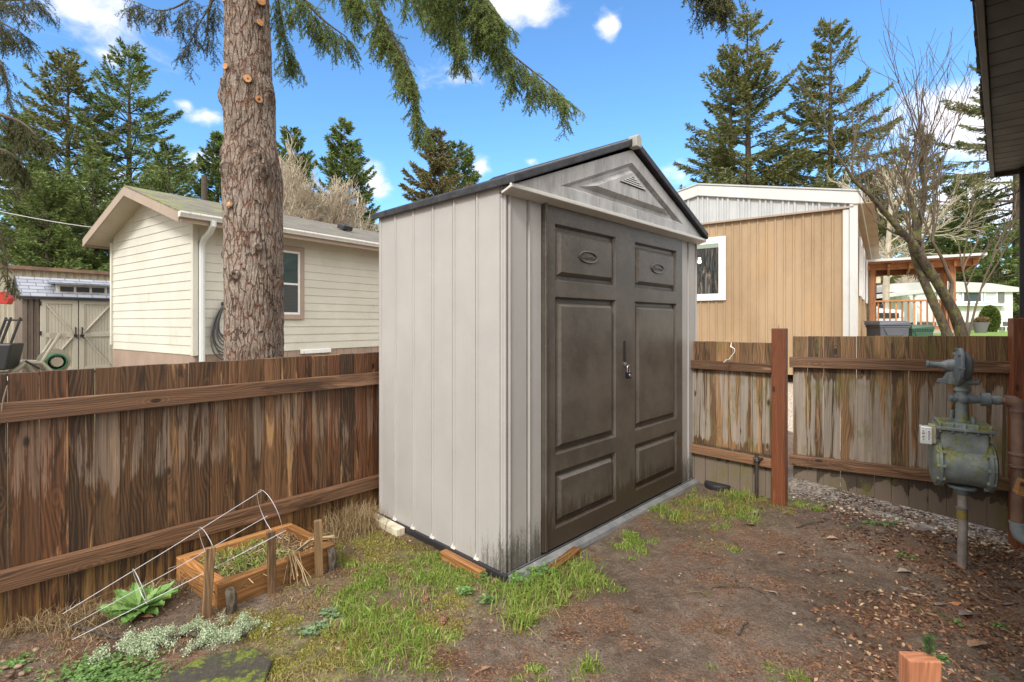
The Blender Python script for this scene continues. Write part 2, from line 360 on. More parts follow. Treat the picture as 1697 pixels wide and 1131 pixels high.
# ================================================================ MATERIALS shared
M = {}
M['fence_l'] = wood('fence_wood', (.028, .015, .008), (.115, .058, .027), (.42, .245, .11), .555, ((.07, .065, .02), .60), rough=.52, pale=((.33, .25, .19), .70, .10))
M['rail_l'] = wood('rail_wood', (.045, .024, .014), (.16, .082, .044), (.30, .17, .10), .57, rough=.5, gfreq=1.2)
M['fence_r'] = wood('gate_wood', (.055, .031, .015), (.20, .112, .052), (.42, .25, .12), .56, ((.15, .14, .035), .50), grey=((.40, .345, .285), .62, .22), rough=.6)
M['post_red'] = wood('stained_post', (.13, .040, .015), (.19, .060, .022), (.25, .085, .03), .7, rough=.6)
M['cedar'] = wood('cedar_board', (.10, .046, .016), (.31, .145, .05), (.48, .26, .10), .56, rough=.5)
M['stake'] = wood('stake_wood', (.09, .05, .025), (.20, .12, .06), (.36, .24, .12), .6, rough=.6)
M['fresh'] = wood('fresh_timber', (.24, .085, .04), (.42, .17, .085), (.55, .27, .14), .6, rough=.6)
M['blackplastic'] = plain('black_plastic', (.022, .022, .026), .45)
M['metal'] = plain('zinc_metal', (.45, .46, .48), .35, 1.)
M['white'] = paint('white_paint', (.78, .79, .80), .45, .06, 2., (.45, .44, .40))
# ================================================================ STORAGE SHED
t = T('shed_resin_light'); o = t.obj(); z = t.sep(o, 2); y = t.sep(o, 1); x = t.sep(o, 0)
n = t.noise(o, 2.2, 6, .65); fine = t.noise(t.map(o, (120, 120, 30)), 3, 3, .7)
c = t.ramp(n, [(.38, (.365, .352, .340)), (.62, (.405, .392, .378))])
c = t.mix(t.mr(fine, .35, .7, 0., .22), c, (.31, .295, .28))
# grime splashed up from the soil, heaviest at the front corner
front = t.mr(y, -.004, .40, 1., .35, False)
st = t.math('ADD', t.math('MULTIPLY', t.noise(t.map(o, (38, 38, 4)), 1, 6, .85), .75), t.math('MULTIPLY', t.noise(t.map(o, (150, 150, 50)), 1, 4, .85), .52))
gz_ = t.math('MULTIPLY', t.mr(z, 0., .52, 1., 0.), front)
gm = t.mr(t.math('ADD', st, t.math('MULTIPLY', gz_, .5)), .93, 1.12, 0., .8)
c = t.mix(gm, c, (.045, .035, .022))
dk = t.mr(y, -.03, .0, .55, 0.); c = t.mix(t.math('MULTIPLY', dk, t.mr(t.noise(t.map(o, (7, 7, 1.3)), 1.4, 6, .7), .4, .65)), c, (.27, .26, .245))
rs = t.mr(t.noise(t.map(o, (40, 40, .5)), 1, 4, .6), .62, .75, 0., .3); c = t.mix(rs, c, (.3, .27, .24))
t.bump(fine, .25, .003); M['resin'] = t.done(c, .48)
t = T('shed_resin_dark'); o = t.obj(); z = t.sep(o, 2)
n = t.noise(o, 3, 6, .7); sp = t.noise(o, 60, 4, .8); st = t.noise(t.map(o, (30, 30, 3)), 1, 5, .75)
c = t.ramp(n, [(.4, (.070, .059, .048)), (.6, (.108, .093, .077))])
c = t.mix(t.mr(sp, .56, .72, 0., .55), c, (.19, .165, .14)); c = t.mix(t.mr(t.noise(o, 230, 2), .66, .74, 0., .5), c, (.33, .31, .29))
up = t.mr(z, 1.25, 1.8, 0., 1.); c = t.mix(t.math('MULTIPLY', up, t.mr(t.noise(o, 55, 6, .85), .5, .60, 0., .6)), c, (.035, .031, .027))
lo = t.mr(t.math('ADD', t.math('MULTIPLY', z, -1.9), t.math('MULTIPLY', st, 1.3)), .12, .3, 0., .8); c = t.mix(lo, c, (.042, .027, .017))
t.bump(t.math('ADD', t.noise(o, 140, 3), t.math('MULTIPLY', st, .3)), .2, .003)
M['resin_d'] = t.done(c, t.mr(sp, .3, .7, .30, .46), 0, .55)
t = T('gable_resin'); o = t.obj(); n = t.noise(t.map(o, (6, 6, 1.8)), 1.5, 6, .7)
c = t.ramp(n, [(.4, (.27, .268, .265)), (.58, (.42, .418, .414))]); c = t.mix(t.mr(t.noise(t.map(o, (12, 12, 2)), 1.7, 5, .7), .55, .68, 0., .6), c, (.16, .155, .145))
t.bump(t.noise(o, 90, 3), .12, .003); M['gable'] = t.done(c, t.mr(n, .3, .7, .28, .45))
t = T('roof_resin'); o = t.obj(); n = t.noise(t.map(o, (5, 5, 5)), 3, 6, .7)
c = t.ramp(n, [(.35, (.018, .019, .023)), (.65, (.045, .047, .055))]); c = t.mix(t.mr(t.noise(o, 16, 5, .75), .6, .7, 0., .6), c, (.10, .055, .025)); t.bump(n, .2, .005)
M['roofd'] = t.done(c, .55, 0, .3)
SHED = thing('storage_shed', 'tall grey resin storage shed with brown double doors standing in the yard', 'shed', SH0, SA)
W, DP, EH, AP = 2.17, 1.14, 1.925, 2.375
def ribwall(mb, fn, s0, s1, z0, zt, grooves, gw=.011, gd=.018, wid=.0):
    """vertical panelled wall: fn(s, out, z) -> point ; zt(s) top height"""
    ps = [(s0, 0)]
    for g in grooves: ps += [(g-gw, 0), (g-gw*.55, -gd), (g+gw*.15, -gd), (g+gw*.5, gd*.55), (g+gw*1.1, gd*.4), (g+gw*1.5, 0)]
    ps.append((s1, 0))
    for (a, oa), (b, ob) in zip(ps[:-1], ps[1:]): mb.quad(fn(a, oa, z0), fn(b, ob, z0), fn(b, ob, zt(b)), fn(a, oa, zt(a)))
slope = (AP-EH)/(W/2)
mb = MB(); mb.keep = 1
ribwall(mb, lambda s, o, z: (-o, DP-s, z), 0, DP, .03, lambda s: EH, [DP-k for k in (1.12, .954, .764, .578, .392, .208, .03)])
mb.build('side_wall', M['resin'], SHED)
mb = MB(); mb.keep = 1
ribwall(mb, lambda s, o, z: (s, -o, z), 0, .265, .03, lambda s: EH+.02, [.018, .162]); mb.quad((.265, 0, .03), (.265, .03, .03), (.265, .03, EH), (.265, 0, EH))
mb.build('front_wall', M['resin'], SHED)
mb = MB(); mb.keep = 1
ribwall(mb, lambda s, o, z: (s, -o, z), W-.265, W, .03, lambda s: EH+.02, [W-.162, W-.02]); mb.quad((W-.265, 0, .03), (W-.265, .03, .03), (W-.265, .03, EH), (W-.265, 0, EH))
mb.build('front_wall', M['resin'], SHED)
mb = MB(); ribwall(mb, lambda s, o, z: (W+o, s, z), 0, DP, .03, lambda s: EH, [.2, .39, .58, .76, .95]); mb.build('side_wall', M['resin'], SHED)
mb = MB(); ribwall(mb, lambda s, o, z: (W-s, DP+o, z), 0, W, .03, lambda s: EH+min(s, W-s)*slope-.01, [.3*k for k in range(1, 7)]); mb.build('back_wall', M['resin'], SHED)
# white moulded notches at the foot of each seam
clipm = plain('clip_resin', (.62, .60, .56), .5)
for k in (.208, .392, .578, .764, .954):
    mb = MB(); mb.prism([(-.012, k-.02, .034), (-.012, k+.016, .034), (-.004, k+.002, .068), (-.004, k-.006, .068)], (.012, 0, 0)); mb.build('panel_clip', clipm, SHED, bevel=.002)
mb = MB(); mb.box((W/2, DP/2, .014), (W+.035, DP+.035, .036)); mb.build('base', M['blackplastic'], SHED, bevel=.006)
mb = MB(); mb.prism([(.0, -.005, .034), (.0, -.05, .014), (.0, -.058, -.012), (.0, -.02, -.012)], (W, 0, 0)); mb.build('threshold', paint('threshold_resin', (.17, .175, .18), .4, .3, 9., (.09, .08, .07)), SHED, bevel=.004)
def loops_rect(mb, x0, x1, z0, z1, prof, y):
    """nested rectangles; prof = [(inset, depth)]"""
    L = []
    for ins, d in prof: L.append([(x0+ins, y+d, z0+ins), (x1-ins, y+d, z0+ins), (x1-ins, y+d, z1-ins), (x0+ins, y+d, z1-ins)])
    for a, b in zip(L[:-1], L[1:]):
        for k in range(4): mb.quad(a[k], a[(k+1) % 4], b[(k+1) % 4], b[k])
    mb.quad(*L[-1])
PZ = [(.143, .448), (.539, 1.39), (1.474, 1.782)]
PROF = [(0, 0), (.012, .022), (.030, .022), (.052, -.002), (.060, -.002)]
def door(x0, x1, p0, p1, hinge_left, dy):
    mb = MB(); mb.keep = 1; y = -.012+dy; zt = 1.895 if hinge_left else 1.885; zb = .045
    ed = .012
    mb.quad((x0, y, zb), (p0, y, zb), (p0, y, zt), (x0, y, zt)); mb.quad((p1, y, zb), (x1, y, zb), (x1, y, zt), (p1, y, zt))
    zz = [zb]+[q for p in PZ for q in p]+[zt]
    for a, b in zip(zz[::2], zz[1::2]): mb.quad((p0, y, a), (p1, y, a), (p1, y, b), (p0, y, b))
    for a, b in PZ: loops_rect(mb, p0, p1, a, b, PROF, y)
    for (a, b) in (((x0, zb), (x1, zb)), ((x1, zb), (x1, zt)), ((x1, zt), (x0, zt)), ((x0, zt), (x0, zb))):
        mb.quad((a[0], y, a[1]), (a[0], y+.035, a[1]), (b[0], y+.035, b[1]), (b[0], y, b[1]))
    o = mb.build('door', M['resin_d'], SHED, bevel=.0025)
    # embossed oval badge with the maker's name
    cx_, cz = (p0+p1)/2, (PZ[2][0]+PZ[2][1])/2+.0
    mb = MB(); N = 40; pts = [(cx_+.088*math.cos(k*2*math.pi/N), y-.005, cz+.031*math.sin(k*2*math.pi/N)) for k in range(N+1)]
    mb.tube(pts, .0042, 6, False); b = mb.build('badge', M['resin_d'], o, smooth=True)
    cu = bpy.data.curves.new('name', 'FONT'); cu.body = 'Rubbermaid'; cu.size = .034; cu.extrude = .0028; cu.align_x = 'CENTER'; cu.align_y = 'CENTER'
    tmp = bpy.data.objects.new('tmp', cu); COL.objects.link(tmp); bpy.context.view_layer.update()
    me = bpy.data.meshes.new_from_object(tmp.evaluated_get(bpy.context.evaluated_depsgraph_get())); bpy.data.objects.remove(tmp)
    me.transform(Matrix.Translation((cx_, y-.003, cz))@Matrix.Rotation(R_(90), 4, 'X')); me.materials.append(M['resin_d'])
    tx = bpy.data.objects.new('lettering', me); COL.objects.link(tx); tx.parent = o
    return o
DL = door(.272, 1.083, .366, .967, True, 0.); DR = door(1.087, W-.272, W-.967, W-.366, False, .004)
# handle slot shade as a near-black strip, edge strip and padlock
mb = MB(); mb.box((1.064, -.0135, 1.07), (.020, .006, .13)); mb.build('handle_slot', plain('slot_shade', (.012, .011, .01), .6), DL, bevel=.002)
mb = MB(); mb.box((1.066, -.018, .985), (.024, .012, .02)); mb.build('hasp', M['metal'], DL, bevel=.002)
mb = MB(); mb.tube([(.284, -.016, .05), (.284, -.016, 1.88)], .009, 8); mb.build('hinge_rod', M['resin_d'], DL, smooth=True)
LK = thing('padlock', 'small silver and black padlock hanging between the brown shed doors', 'padlock', SH0+Matrix.Rotation(SA, 3, 'Z')@Vector((1.07, -.04, .905)), SA)
mb = MB(); pts = [(-.014+.0, 0, .03)]+[(-.014*math.cos(a_), 0, .06+.014*math.sin(a_)) for a_ in np.linspace(0, math.pi, 9)]+[(.014, 0, .03)]; mb.tube(pts, .004, 8); mb.build('shackle', M['metal'], LK, smooth=True)
mb = MB(); mb.box((0, 0, .012), (.046, .022, .042)); mb.build('lock_body', plain('lock_black', (.03, .032, .04), .25, .6), LK, bevel=.006, seg=3)
mb = MB(); mb.lathe((0, -.0105, .012), (0, -1, 0), [(0, .012), (.004, .011), (.004, 0)], 14); mb.build('keyway', M['metal'], LK, smooth=True)
# gable
GX0, GX1, GZ0 = -.03, W+.03, 1.90; GA = 2.345
mb = MB(); mb.keep = 1; gy = -.055
def tri(ins, d):
    # triangle inset by distance
    cxm = W/2; s_ = (GA-GZ0)/(cxm-GX0); h_ = math.hypot(1, s_)
    z0 = GZ0+ins; za = GA-ins*h_; dx = (za-z0)/s_
    return [(cxm-dx, gy+d, z0), (cxm+dx, gy+d, z0), (cxm, gy+d, za)]
prof = [(0, 0), (.075, 0), (.094, .024), (.112, .024), (.136, -.008), (.145, -.008)]
L = [tri(*p) for p in prof]
for a_, b_ in zip(L[:-1], L[1:]):
    for k in range(3): mb.quad(a_[k], a_[(k+1) % 3], b_[(k+1) % 3], b_[k])
mb.quad(*L[-1])
mb.quad((GX0, gy, GZ0), (GX0, .02, GZ0-.025), (GX1, .02, GZ0-.025), (GX1, gy, GZ0)); mb.quad((GX0, gy, GZ0), (W/2, gy, GA), (W/2, .03, GA), (GX0, .03, GZ0)); mb.quad((GX1, gy, GZ0), (GX1, .03, GZ0), (W/2, .03, GA), (W/2, gy, GA))
GAB = mb.build('gable_panel', M['gable'], SHED, bevel=.003)
mb = MB(); mb.prism([(GX0-.0, gy-.014, GZ0+.012), (GX0, gy-.014, GZ0-.008), (GX0, .0, GZ0-.03), (GX0, .0, GZ0-.018), (GX0, gy, GZ0+.003), (GX0, gy+.0, GZ0+.012)], (GX1-GX0, 0, 0)); mb.build('gable_trim', plain('trim_resin', (.55, .54, .51), .35), SHED, bevel=.003)
sl2 = (GA-GZ0)/(W/2-GX0); za_ = GA-.158*math.hypot(1, sl2)
def vrow(z, sh=.006): return (za_-z)/sl2-sh
mb = MB(); zb_ = za_-.066; mb.prism([(W/2-vrow(zb_), gy-.0082, zb_), (W/2+vrow(zb_), gy-.0082, zb_), (W/2, gy-.0082, za_-.003)], (0, -.002, 0)); mb.build('vent', plain('vent_dark', (.008, .008, .009), .7), GAB)
lv = plain('vent_light', (.6, .6, .58), .4)
for k in range(4):
    z = zb_+.010+k*.0128; mb = MB(); mb.box((W/2, gy-.012, z), (vrow(z)*2, .006, .0055), r=0); mb.build('louvre', lv, GAB)
# roof: two ribbed slabs, side fascia, ridge cap
mb = MB()
for sgn in (-1, 1):
    ex = W/2+.03; cxm = W/2; zt = AP+.035; ze = zt-ex*((AP-EH)/(W/2)); ze -= .0
    P0 = Vector((cxm, 0, zt)); P1 = Vector((cxm+sgn*ex, 0, ze)); y0, y1 = -.085, DP+.05; th = .04
    for (a_, b_) in ((y0, y1),):
        mb.add([(P0.x, a_, P0.z), (P1.x, a_, P1.z), (P1.x, b_, P1.z), (P0.x, b_, P0.z), (P0.x, a_, P0.z-th), (P1.x, a_, P1.z-th), (P1.x, b_, P1.z-th), (P0.x, b_, P0.z-th)],
               [(0, 1, 2, 3), (4, 7, 6, 5), (0, 4, 5, 1), (1, 5, 6, 2), (2, 6, 7, 3), (3, 7, 4, 0)])
mb.build('roof', M['roofd'], SHED, bevel=.006)
mb = MB(); zt = AP+.035
for sgn in (-1, 1):
    mb.bar((W/2, -.058, zt+.001), (W/2+sgn*(W/2+.03), -.058, zt+.001-(W/2+.03)*slope), .055, .010)
mb.build('roof_rib', paint('roof_grey', (.12, .125, .13), .5, .3, 8., (.06, .06, .06)), SHED, bevel=.004)
mb = MB(); mb.prism([(W/2-.045, -.115, AP-.03), (W/2+.019, -.115, AP-.03), (W/2+.019, -.115, AP+.035), (W/2-.013, -.115, AP+.052), (W/2-.045, -.115, AP+.035)], (0, .06, 0)); mb.build('ridge_cap_end', plain('cap_resin', (.34, .33, .30), .45), SHED, bevel=.005)
mb = MB(); mb.prism([(W/2-.05, -.07, zt-.02), (W/2+.05, -.07, zt-.02), (W/2, -.07, zt+.014)], (0, DP+.14, 0)); mb.build('ridge_cap', M['roofd'], SHED, bevel=.004)
# timber packing under the shed
RZ = Matrix.Rotation(SA, 3, 'Z')
def sloc(x, y, z=0): return SH0+RZ@Vector((x, y, z))
def plank(name, label, cat, a_, b_, w_, h_, m, bevel=.004, group=None):
    a_ = Vector(a_); b_ = Vector(b_); c = (a_+b_)/2; mb = MB(); mb.bar(a_-c, b_-c, w_, h_); o = mb.build(name, m, None, bevel=bevel); o.location = c; tag(o, label, cat, group); return o
plank('timber_offcut', 'whitish painted timber strip lying under the back left edge of the grey shed', 'timber', sloc(-.05, .82, .008), sloc(-.05, 1.30, .012), .06, .05, paint('old_white_paint', (.62, .57, .44), .6, .25, 14., (.30, .24, .12)))
plank('timber_offcut', 'orange brown timber packer under the left side of the grey shed near its front corner', 'timber', sloc(-.03, .12, -.004), sloc(-.03, .44, .0), .06, .045, M['cedar'])
plank('timber_offcut', 'pale timber block sticking out under the front threshold of the grey shed', 'timber', sloc(.12, -.12, .0), sloc(.5, -.06, .0), .05, .04, M['cedar'])
# ================================================================ FENCES
def boards(mb, x0, x1, w_, y, zb, zt, th=.016, gap=.0018, jit=.0025, lean=.003):
    x = x0
    while x < x1-.02:
        ww = min(w_*random.uniform(.96, 1.04), x1-x); b = zb(x)+random.uniform(-jit, jit); t_ = zt(x)+random.uniform(-jit, jit)*.6
        R = Matrix.Rotation(random.uniform(-lean, lean), 3, 'Y')@Matrix.Rotation(random.uniform(-.03, .03), 3, 'Z')
        mb.box((x+ww/2, y+random.uniform(-.002, .002), (b+t_)/2), (ww-gap, th, t_-b), R)
        for q in (0, 1, 2, 3):
            v = mb.v[-8+q]; mb.v[-8+q] = (v[0], v[1], v[2]-b+zb(v[0])+(b-zb(x)))
        x += ww
FL = thing('wooden_fence', 'long dark brown cedar board fence with two rails running behind the planter box', 'fence', (-2.06, 2.02, 0), math.atan2(.737, .676))
mb = MB(); boards(mb, -1.6, 3.75, .0905, .012, lambda x: -.02, lambda x: 1.045+.006*x); mb.build('board_panel', M['fence_l'], FL, bevel=.0015, seg=1)
for zc in (.888, .214):
    mb = MB(); n_ = 3; cuts = [-1.6, .0-.9, 3.7]
    for a_, b_ in zip(cuts[:-1], cuts[1:]): mb.box(((a_+b_)/2, -.018, zc), (b_-a_-.004, .038, .08))
    mb.build('rail', M['rail_l'], FL, bevel=.004)
FR = thing('wooden_fence', 'short weathered board fence between the grey shed and the red brown post', 'fence', (.507, 4.817, 0), math.atan2(-.686, .727))
mb = MB(); boards(mb, -.1, 1.87, .086, .012, lambda x: .0, lambda x: 1.105); mb.build('board_panel', M['fence_r'], FR, bevel=.0015, seg=1)
M['rail_r'] = wood('gate_rail', (.07, .033, .017), (.18, .095, .05), (.33, .19, .10), .6, ((.13, .115, .04), .58), rough=.6)
for zc, tl in ((.925, 0), (.27, -.012)):
    mb = MB(); mb.box((.9, -.018, zc), (1.9, .036, .066), Matrix.Rotation(-tl, 3, 'Y')); mb.build('rail', M['rail_r'], FR, bevel=.004)
PC = gp(1292, 833); RP = math.atan2(-.686, .727)
FP = thing('fence_post', 'red brown stained square post standing between the fence and the gate', 'post', PC, RP)
mb = MB(); mb.box((0, 0, .58), (.088, .07, 1.26), r=.3); mb.build('post', M['post_red'], FP, bevel=.005)
mb = MB(); mb.tube([(-.01, 0, 1.205), (-.005, 0, 1.235)], .0025, 5); mb.build('nail', M['metal'], FP)
GT = thing('wooden_gate', 'wide weathered board gate with grey drip stains behind the gas meter', 'gate', (1.90, 3.40, 0), math.atan2(-.505, .863))
mb = MB(); boards(mb, 0, 1.11, .0895, .012, lambda x: .205-.14*x, lambda x: 1.158+.016*x, jit=.002); mb.build('board_panel', M['fence_r'], GT, bevel=.0015, seg=1)
for zc, tl in ((.99, -.012), (.33, -.005)):
    mb = MB(); mb.box((.545, -.018, zc), (1.13, .034, .07), Matrix.Rotation(tl, 3, 'Y')); mb.build('rail', M['rail_r'], GT, bevel=.004)
P2 = Vector((2.84, 2.80, 0))
FQ = thing('fence_post', 'red brown stained post at the right edge beside the gas meter pipe', 'post', P2, math.atan2(-.505, .863))
mb = MB(); mb.box((0, 0, .61), (.095, .09, 1.33), r=.7); mb.build('post', M['post_red'], FQ, bevel=.005)
# latch rod and clamp, wire hook, drain lid
p = gp(1254, 815); ST = thing('iron_stake', 'thin dark iron stake clamped to the lower rail of the short fence', 'stake', (.4868*3.56, 3.56, 0))
mb = MB(); mb.tube([(0, 0, -.02), (0, 0, .32)], .012, 10); mb.build('rod', paint('rusty_dark', (.05, .038, .03), .6, .4, 20., (.12, .06, .03)), ST, smooth=True)
mb = MB(); mb.tube([(-.02, 0, .285), (.045, .01, .285)], .011, 10); mb.lathe((.0, -.004, .285), (0, -1, 0), [(0, .018), (.012, .018)], 12); mb.tube([(0, 0, .272), (0, 0, .298)], .02, 12); mb.build('clamp', M['metal'], ST, smooth=True)
hk = [at(1212, 568, 3.72), at(1211, 575, 3.70), at(1217, 578, 3.69), at(1218, 583, 3.68), at(1208, 596, 3.67), at(1199, 601, 3.66), at(1203, 597, 3.66), at(1211, 595, 3.66)]
c = hk[3].copy(); mb = MB(); mb.tube([q-c for q in hk], .0032, 6); o_ = mb.build('wire_hook', plain('galvanised_wire', (.7, .7, .68), .4, .6), smooth=True); o_.location = c; tag(o_, 'bent silver wire hook hanging over the top of the short fence', 'hook')
p = gp(1190, 807); DL_ = thing('drain_lid', 'round black plastic lid lying on the soil at the fence foot', 'lid', (p.x, p.y, gz(p.x, p.y)+.012), .3)
mb = MB(); mb.lathe((0, 0, -.01), (0, 0, 1), [(0, .098), (.028, .098), (.036, .09), (.036, .078), (.03, .074), (.03, 0)], 36); mb.build('cover', M['blackplastic'], DL_, smooth=True)
mb = MB(); [mb.bar((-.05, k*.02, .0225), (.05, k*.02, .0225), .005, .006) for k in (-2, -1, 0, 1, 2)]; mb.build('grip', M['blackplastic'], DL_)
# ================================================================ PLANTER, STAKES, CAGE
Pn, Pr, Pfl, Pfr = gp(368, 1005), gp(545, 937), Vector((-1.607, 2.454, 0)), Vector((-1.27, 2.845, 0)); PA = math.atan2((Pr-Pn).y, (Pr-Pn).x)
PB = thing('planter_box', 'low orange brown timber planter box of dead stems beside the fence', 'planter', Pn, PA)
Ri = Matrix.Rotation(-PA, 3, 'Z'); lo = lambda v: Ri@(v-Pn)
for a_, b_, ww in ((Pn, Pr, .045), (Pfl, Pfr, .045), (Pn, Pfl, .045), (Pr, Pfr, .045)):
    A_, B_ = lo(a_), lo(b_); d = (B_-A_).normalized()
    ex = .022 if (a_, b_) in ((Pn, Pr), (Pfl, Pfr)) else -.024
    mb = MB(); mb.bar(A_-d*ex+Vector((0, 0, .052)), B_+d*ex+Vector((0, 0, .052)), ww, .115); mb.build('side_board', M['cedar'], PB, bevel=.004)
def tubes_stuff(name, label, cat, polys, rad, m, kind='stuff', parent=None, n=4):
    mb = MB(); mb.keep = 1
    for q in polys: mb.tube(q, rad*random.uniform(.6, 1.3), n, False, r=random.random())
    o = mb.build(name, m, parent, smooth=False)
    if not parent: tag(o, label, cat, None, kind)
    return o
# soil and dead stems inside
cen = (Pn+Pr+Pfl+Pfr)/4; ins = [lo(cen+(v-cen)*.9) for v in (Pn, Pr, Pfr, Pfl)]
mb = MB(); mb.prism([Vector((v.x, v.y, 0)) for v in ins], (0, 0, .06)); mb.build('soil', SOIL, PB)
def inbox(a_, b_): return Pn.lerp(Pr, a_).lerp(Pfl.lerp(Pfr, a_), b_)
straw = leafmat('straw', [(.2, (.16, .10, .05)), (.5, (.36, .25, .13)), (.85, (.6, .47, .28))], .7, .15, False)
st = []
for k in range(300):
    b = inbox(random.uniform(.05, .95), random.uniform(.06, .94)); b.z = .065; an = random.uniform(0, 6.28); l = random.uniform(.03, .13)
    st.append([b, b+Vector((math.cos(an)*l*.5, math.sin(an)*l*.5, random.uniform(0, .04))), b+Vector((math.cos(an+.4)*l, math.sin(an+.4)*l, random.uniform(-.005, .03)))])
for k in range(26):   # straw spilling over the front board
    if k > 13: continue
    b = inbox(.62+random.gauss(0, .03), .06); b.z = .115; l = random.uniform(.07, .15); s_ = random.gauss(0, .035)
    st.append([b, b+Vector((.03+s_*.3, -.03, .02)), b+Vector((.055+s_, -.055, -.04)), b+Vector((.07+s_*1.6, -.07, -l))])
for k in range(20):
    b = inbox(.75+random.gauss(0, .03), .2); b.z = .09; e_ = inbox(1.08, .12)+Vector((random.gauss(0, .02), random.gauss(0, .02), .12)); st.append([b, b.lerp(e_, .5)+Vector((0, 0, .03)), e_])
PBi = Matrix.Translation(Pn)@Matrix.Rotation(PA, 4, 'Z'); PBv = PBi.inverted()
o_ = tubes_stuff('dead_stems', '', '', [[PBv@q for q in s_] for s_ in st], .0022, straw, None, PB); o_['kind'] = 'stuff'
for (px, yt, yb, lab) in ((345, 908, 1022, 'dark brown wooden stake leaning at the near left corner of the planter box'), (450, 880, 985, 'brown wooden stake in front of the middle of the planter box'), (528, 862, 955, 'brown wooden stake at the right end of the planter box front')):
    b = gp(px, yb); zt_ = H-(yt-HY)/F*b.y; mb = MB(); mb.box((0, 0, zt_/2-.01), (.036, .022, zt_+.02), Matrix.Rotation(-.02 if px > 400 else .06, 3, 'Y')); o_ = mb.build('wooden_stake', M['stake'], bevel=.003); o_.location = b; o_.rotation_euler = (0, 0, .7); tag(o_, lab, 'stake', 'stakes along the planter box')
t = T('bark_log'); o = t.obj(); v = t.vor(t.map(o, (1, 1, .4)), 60); t.bump(v, 1, .01); M['log'] = t.done(t.ramp(v, [(.1, (.015, .012, .009)), (.6, (.09, .07, .05))]), .8)
for (px, py, hh_, rr, lab) in ((383, 1014, .10, .022, 'short mossy log piece wedged against the near corner of the planter box'), (550, 946, .115, .022, 'short black log end at the right corner of the planter box')):
    b = gp(px, py); mb = MB(); mb.tube([(0, 0, -.01), (0.004, 0, hh_*.5), (-.004, 0, hh_*.9), (-.004, 0, hh_)], [rr, rr*1.05, rr, rr*.7], 10); o_ = mb.build('log', M['log'], smooth=True); o_.location = b; tag(o_, lab, 'log')
# wire cage lying over the planter
cagem = plain('white_wire', (.55, .56, .6), .35, .3)
cn = Vector((.65, .71, .26)).normalized(); cu_ = (Vector((0, 0, 1))-cn*cn.z).normalized(); cv_ = cn.cross(cu_)
C1, r1_, C0, r0_ = at(447, 851, 2.36), .118, at(232, 972, 2.11), .078
def onring(px, py, C, r):
    d = at(px, py, 1)-Vector((0, 0, H)); o = Vector((0, 0, H)); k = (C-o).dot(cn)/d.dot(cn); p = o+d*k-C; return math.atan2(p.dot(cv_), p.dot(cu_))
def rp(C, r, a_): return C+(cu_*math.cos(a_)+cv_*math.sin(a_))*r
cc0 = C0; CG = thing('wire_cage', 'white wire plant cage lying on its side across the planter box', 'plant cage', (cc0.x, cc0.y, 0)); of = Vector((cc0.x, cc0.y, 0))
for (a1, a0) in (((424, 812), (221, 948)), ((428, 866), (229, 986)), ((471, 887), (252, 998))):
    p1 = rp(C1, r1_, onring(*a1, C1, r1_)); p0 = rp(C0, r0_, onring(*a1, C1, r1_)); d = p1-p0; s0 = p0-d*.47; s1 = p1+d*.03
    if s0.z < .004: s0 = p0+(s0-p0)*((p0.z-.004)/(p0.z-s0.z))
    mb = MB(); mb.tube([s0-of, s0.lerp(s1, .5)-of+Vector((0, 0, -.004)), s1-of], .0013, 6); mb.build('long_wire', cagem, CG, smooth=True)
for f in (0, .5, 1):
    C = C0.lerp(C1, f); r_ = r0_+(r1_-r0_)*f
    mb = MB(); mb.tube([rp(C, r_, q)-of for q in np.linspace(0, 6.2832, 33)], .0014, 6, False); mb.build('ring', cagem, CG, smooth=True)
# ================================================================ GAS METER
gb = gp(1594, 938); GM = thing('gas_meter', 'grey green gas meter with mossy drum and regulator in front of the gate', 'gas meter', gb, R_(-33))
t = T('meter_paint'); o = t.obj(); n = t.noise(o, 9, 5, .7); nx_ = t.n('ShaderNodeNewGeometry').outputs['Normal']; upn = t.sep(nx_, 2)
c = t.ramp(n, [(.38, (.125, .155, .16)), (.55, (.19, .225, .225)), (.68, (.27, .30, .29))])
ms = t.mr(t.math('ADD', t.noise(o, 16, 6, .75), t.math('MULTIPLY', upn, .10)), .53, .62, 0., .85); zz_ = t.sep(o, 2)
low = t.math('MULTIPLY', t.mr(zz_, .36, .42), t.mr(zz_, .78, .84, 1., 0.)); c = t.mix(t.math('MULTIPLY', ms, low), c, t.ramp(t.noise(o, 70, 4), [(.3, (.09, .095, .02)), (.7, (.26, .27, .06))]))
t.bump(t.noise(o, 150, 3), .3, .002); M['meter'] = t.done(c, .5)
M['reg'] = paint('regulator_paint', (.13, .155, .17), .42, .25, 14., (.30, .31, .29)); M['pipe'] = paint('rusty_pipe', (.19, .115, .08), .7, .4, 9., (.16, .19, .20)); M['riserm'] = paint('worn_pipe', (.24, .22, .20), .6, .35, 12., (.12, .09, .06))
mb = MB(); mb.tube([(0, 0, -.03), (.003, 0, .2), (0, 0, .40)], [.0205, .0205, .0205], 14); mb.build('riser_pipe', M['riserm'], GM, smooth=True)
mb = MB(); mb.lathe((0, 0, .245), (0, 0, 1), [(0, .024), (.05, .024)], 14); mb.build('pipe_sleeve', paint('yellowed_tape', (.20, .15, .04), .7, .3, 20.), GM, smooth=True)
mb = MB(); mb.lathe((0, 0, .29), (0, 0, 1), [(0, .022), (.004, .027), (.01, .027), (.014, .022)], 14); mb.build('pipe_clamp', M['reg'], GM, smooth=True); mb = MB(); mb.lathe((0, 0, .37), (0, 0, 1), [(0, .026), (.012, .034), (.03, .034), (.032, .06), (.045, .06)], 16); mb.build('lower_union', M['reg'], GM, smooth=True)
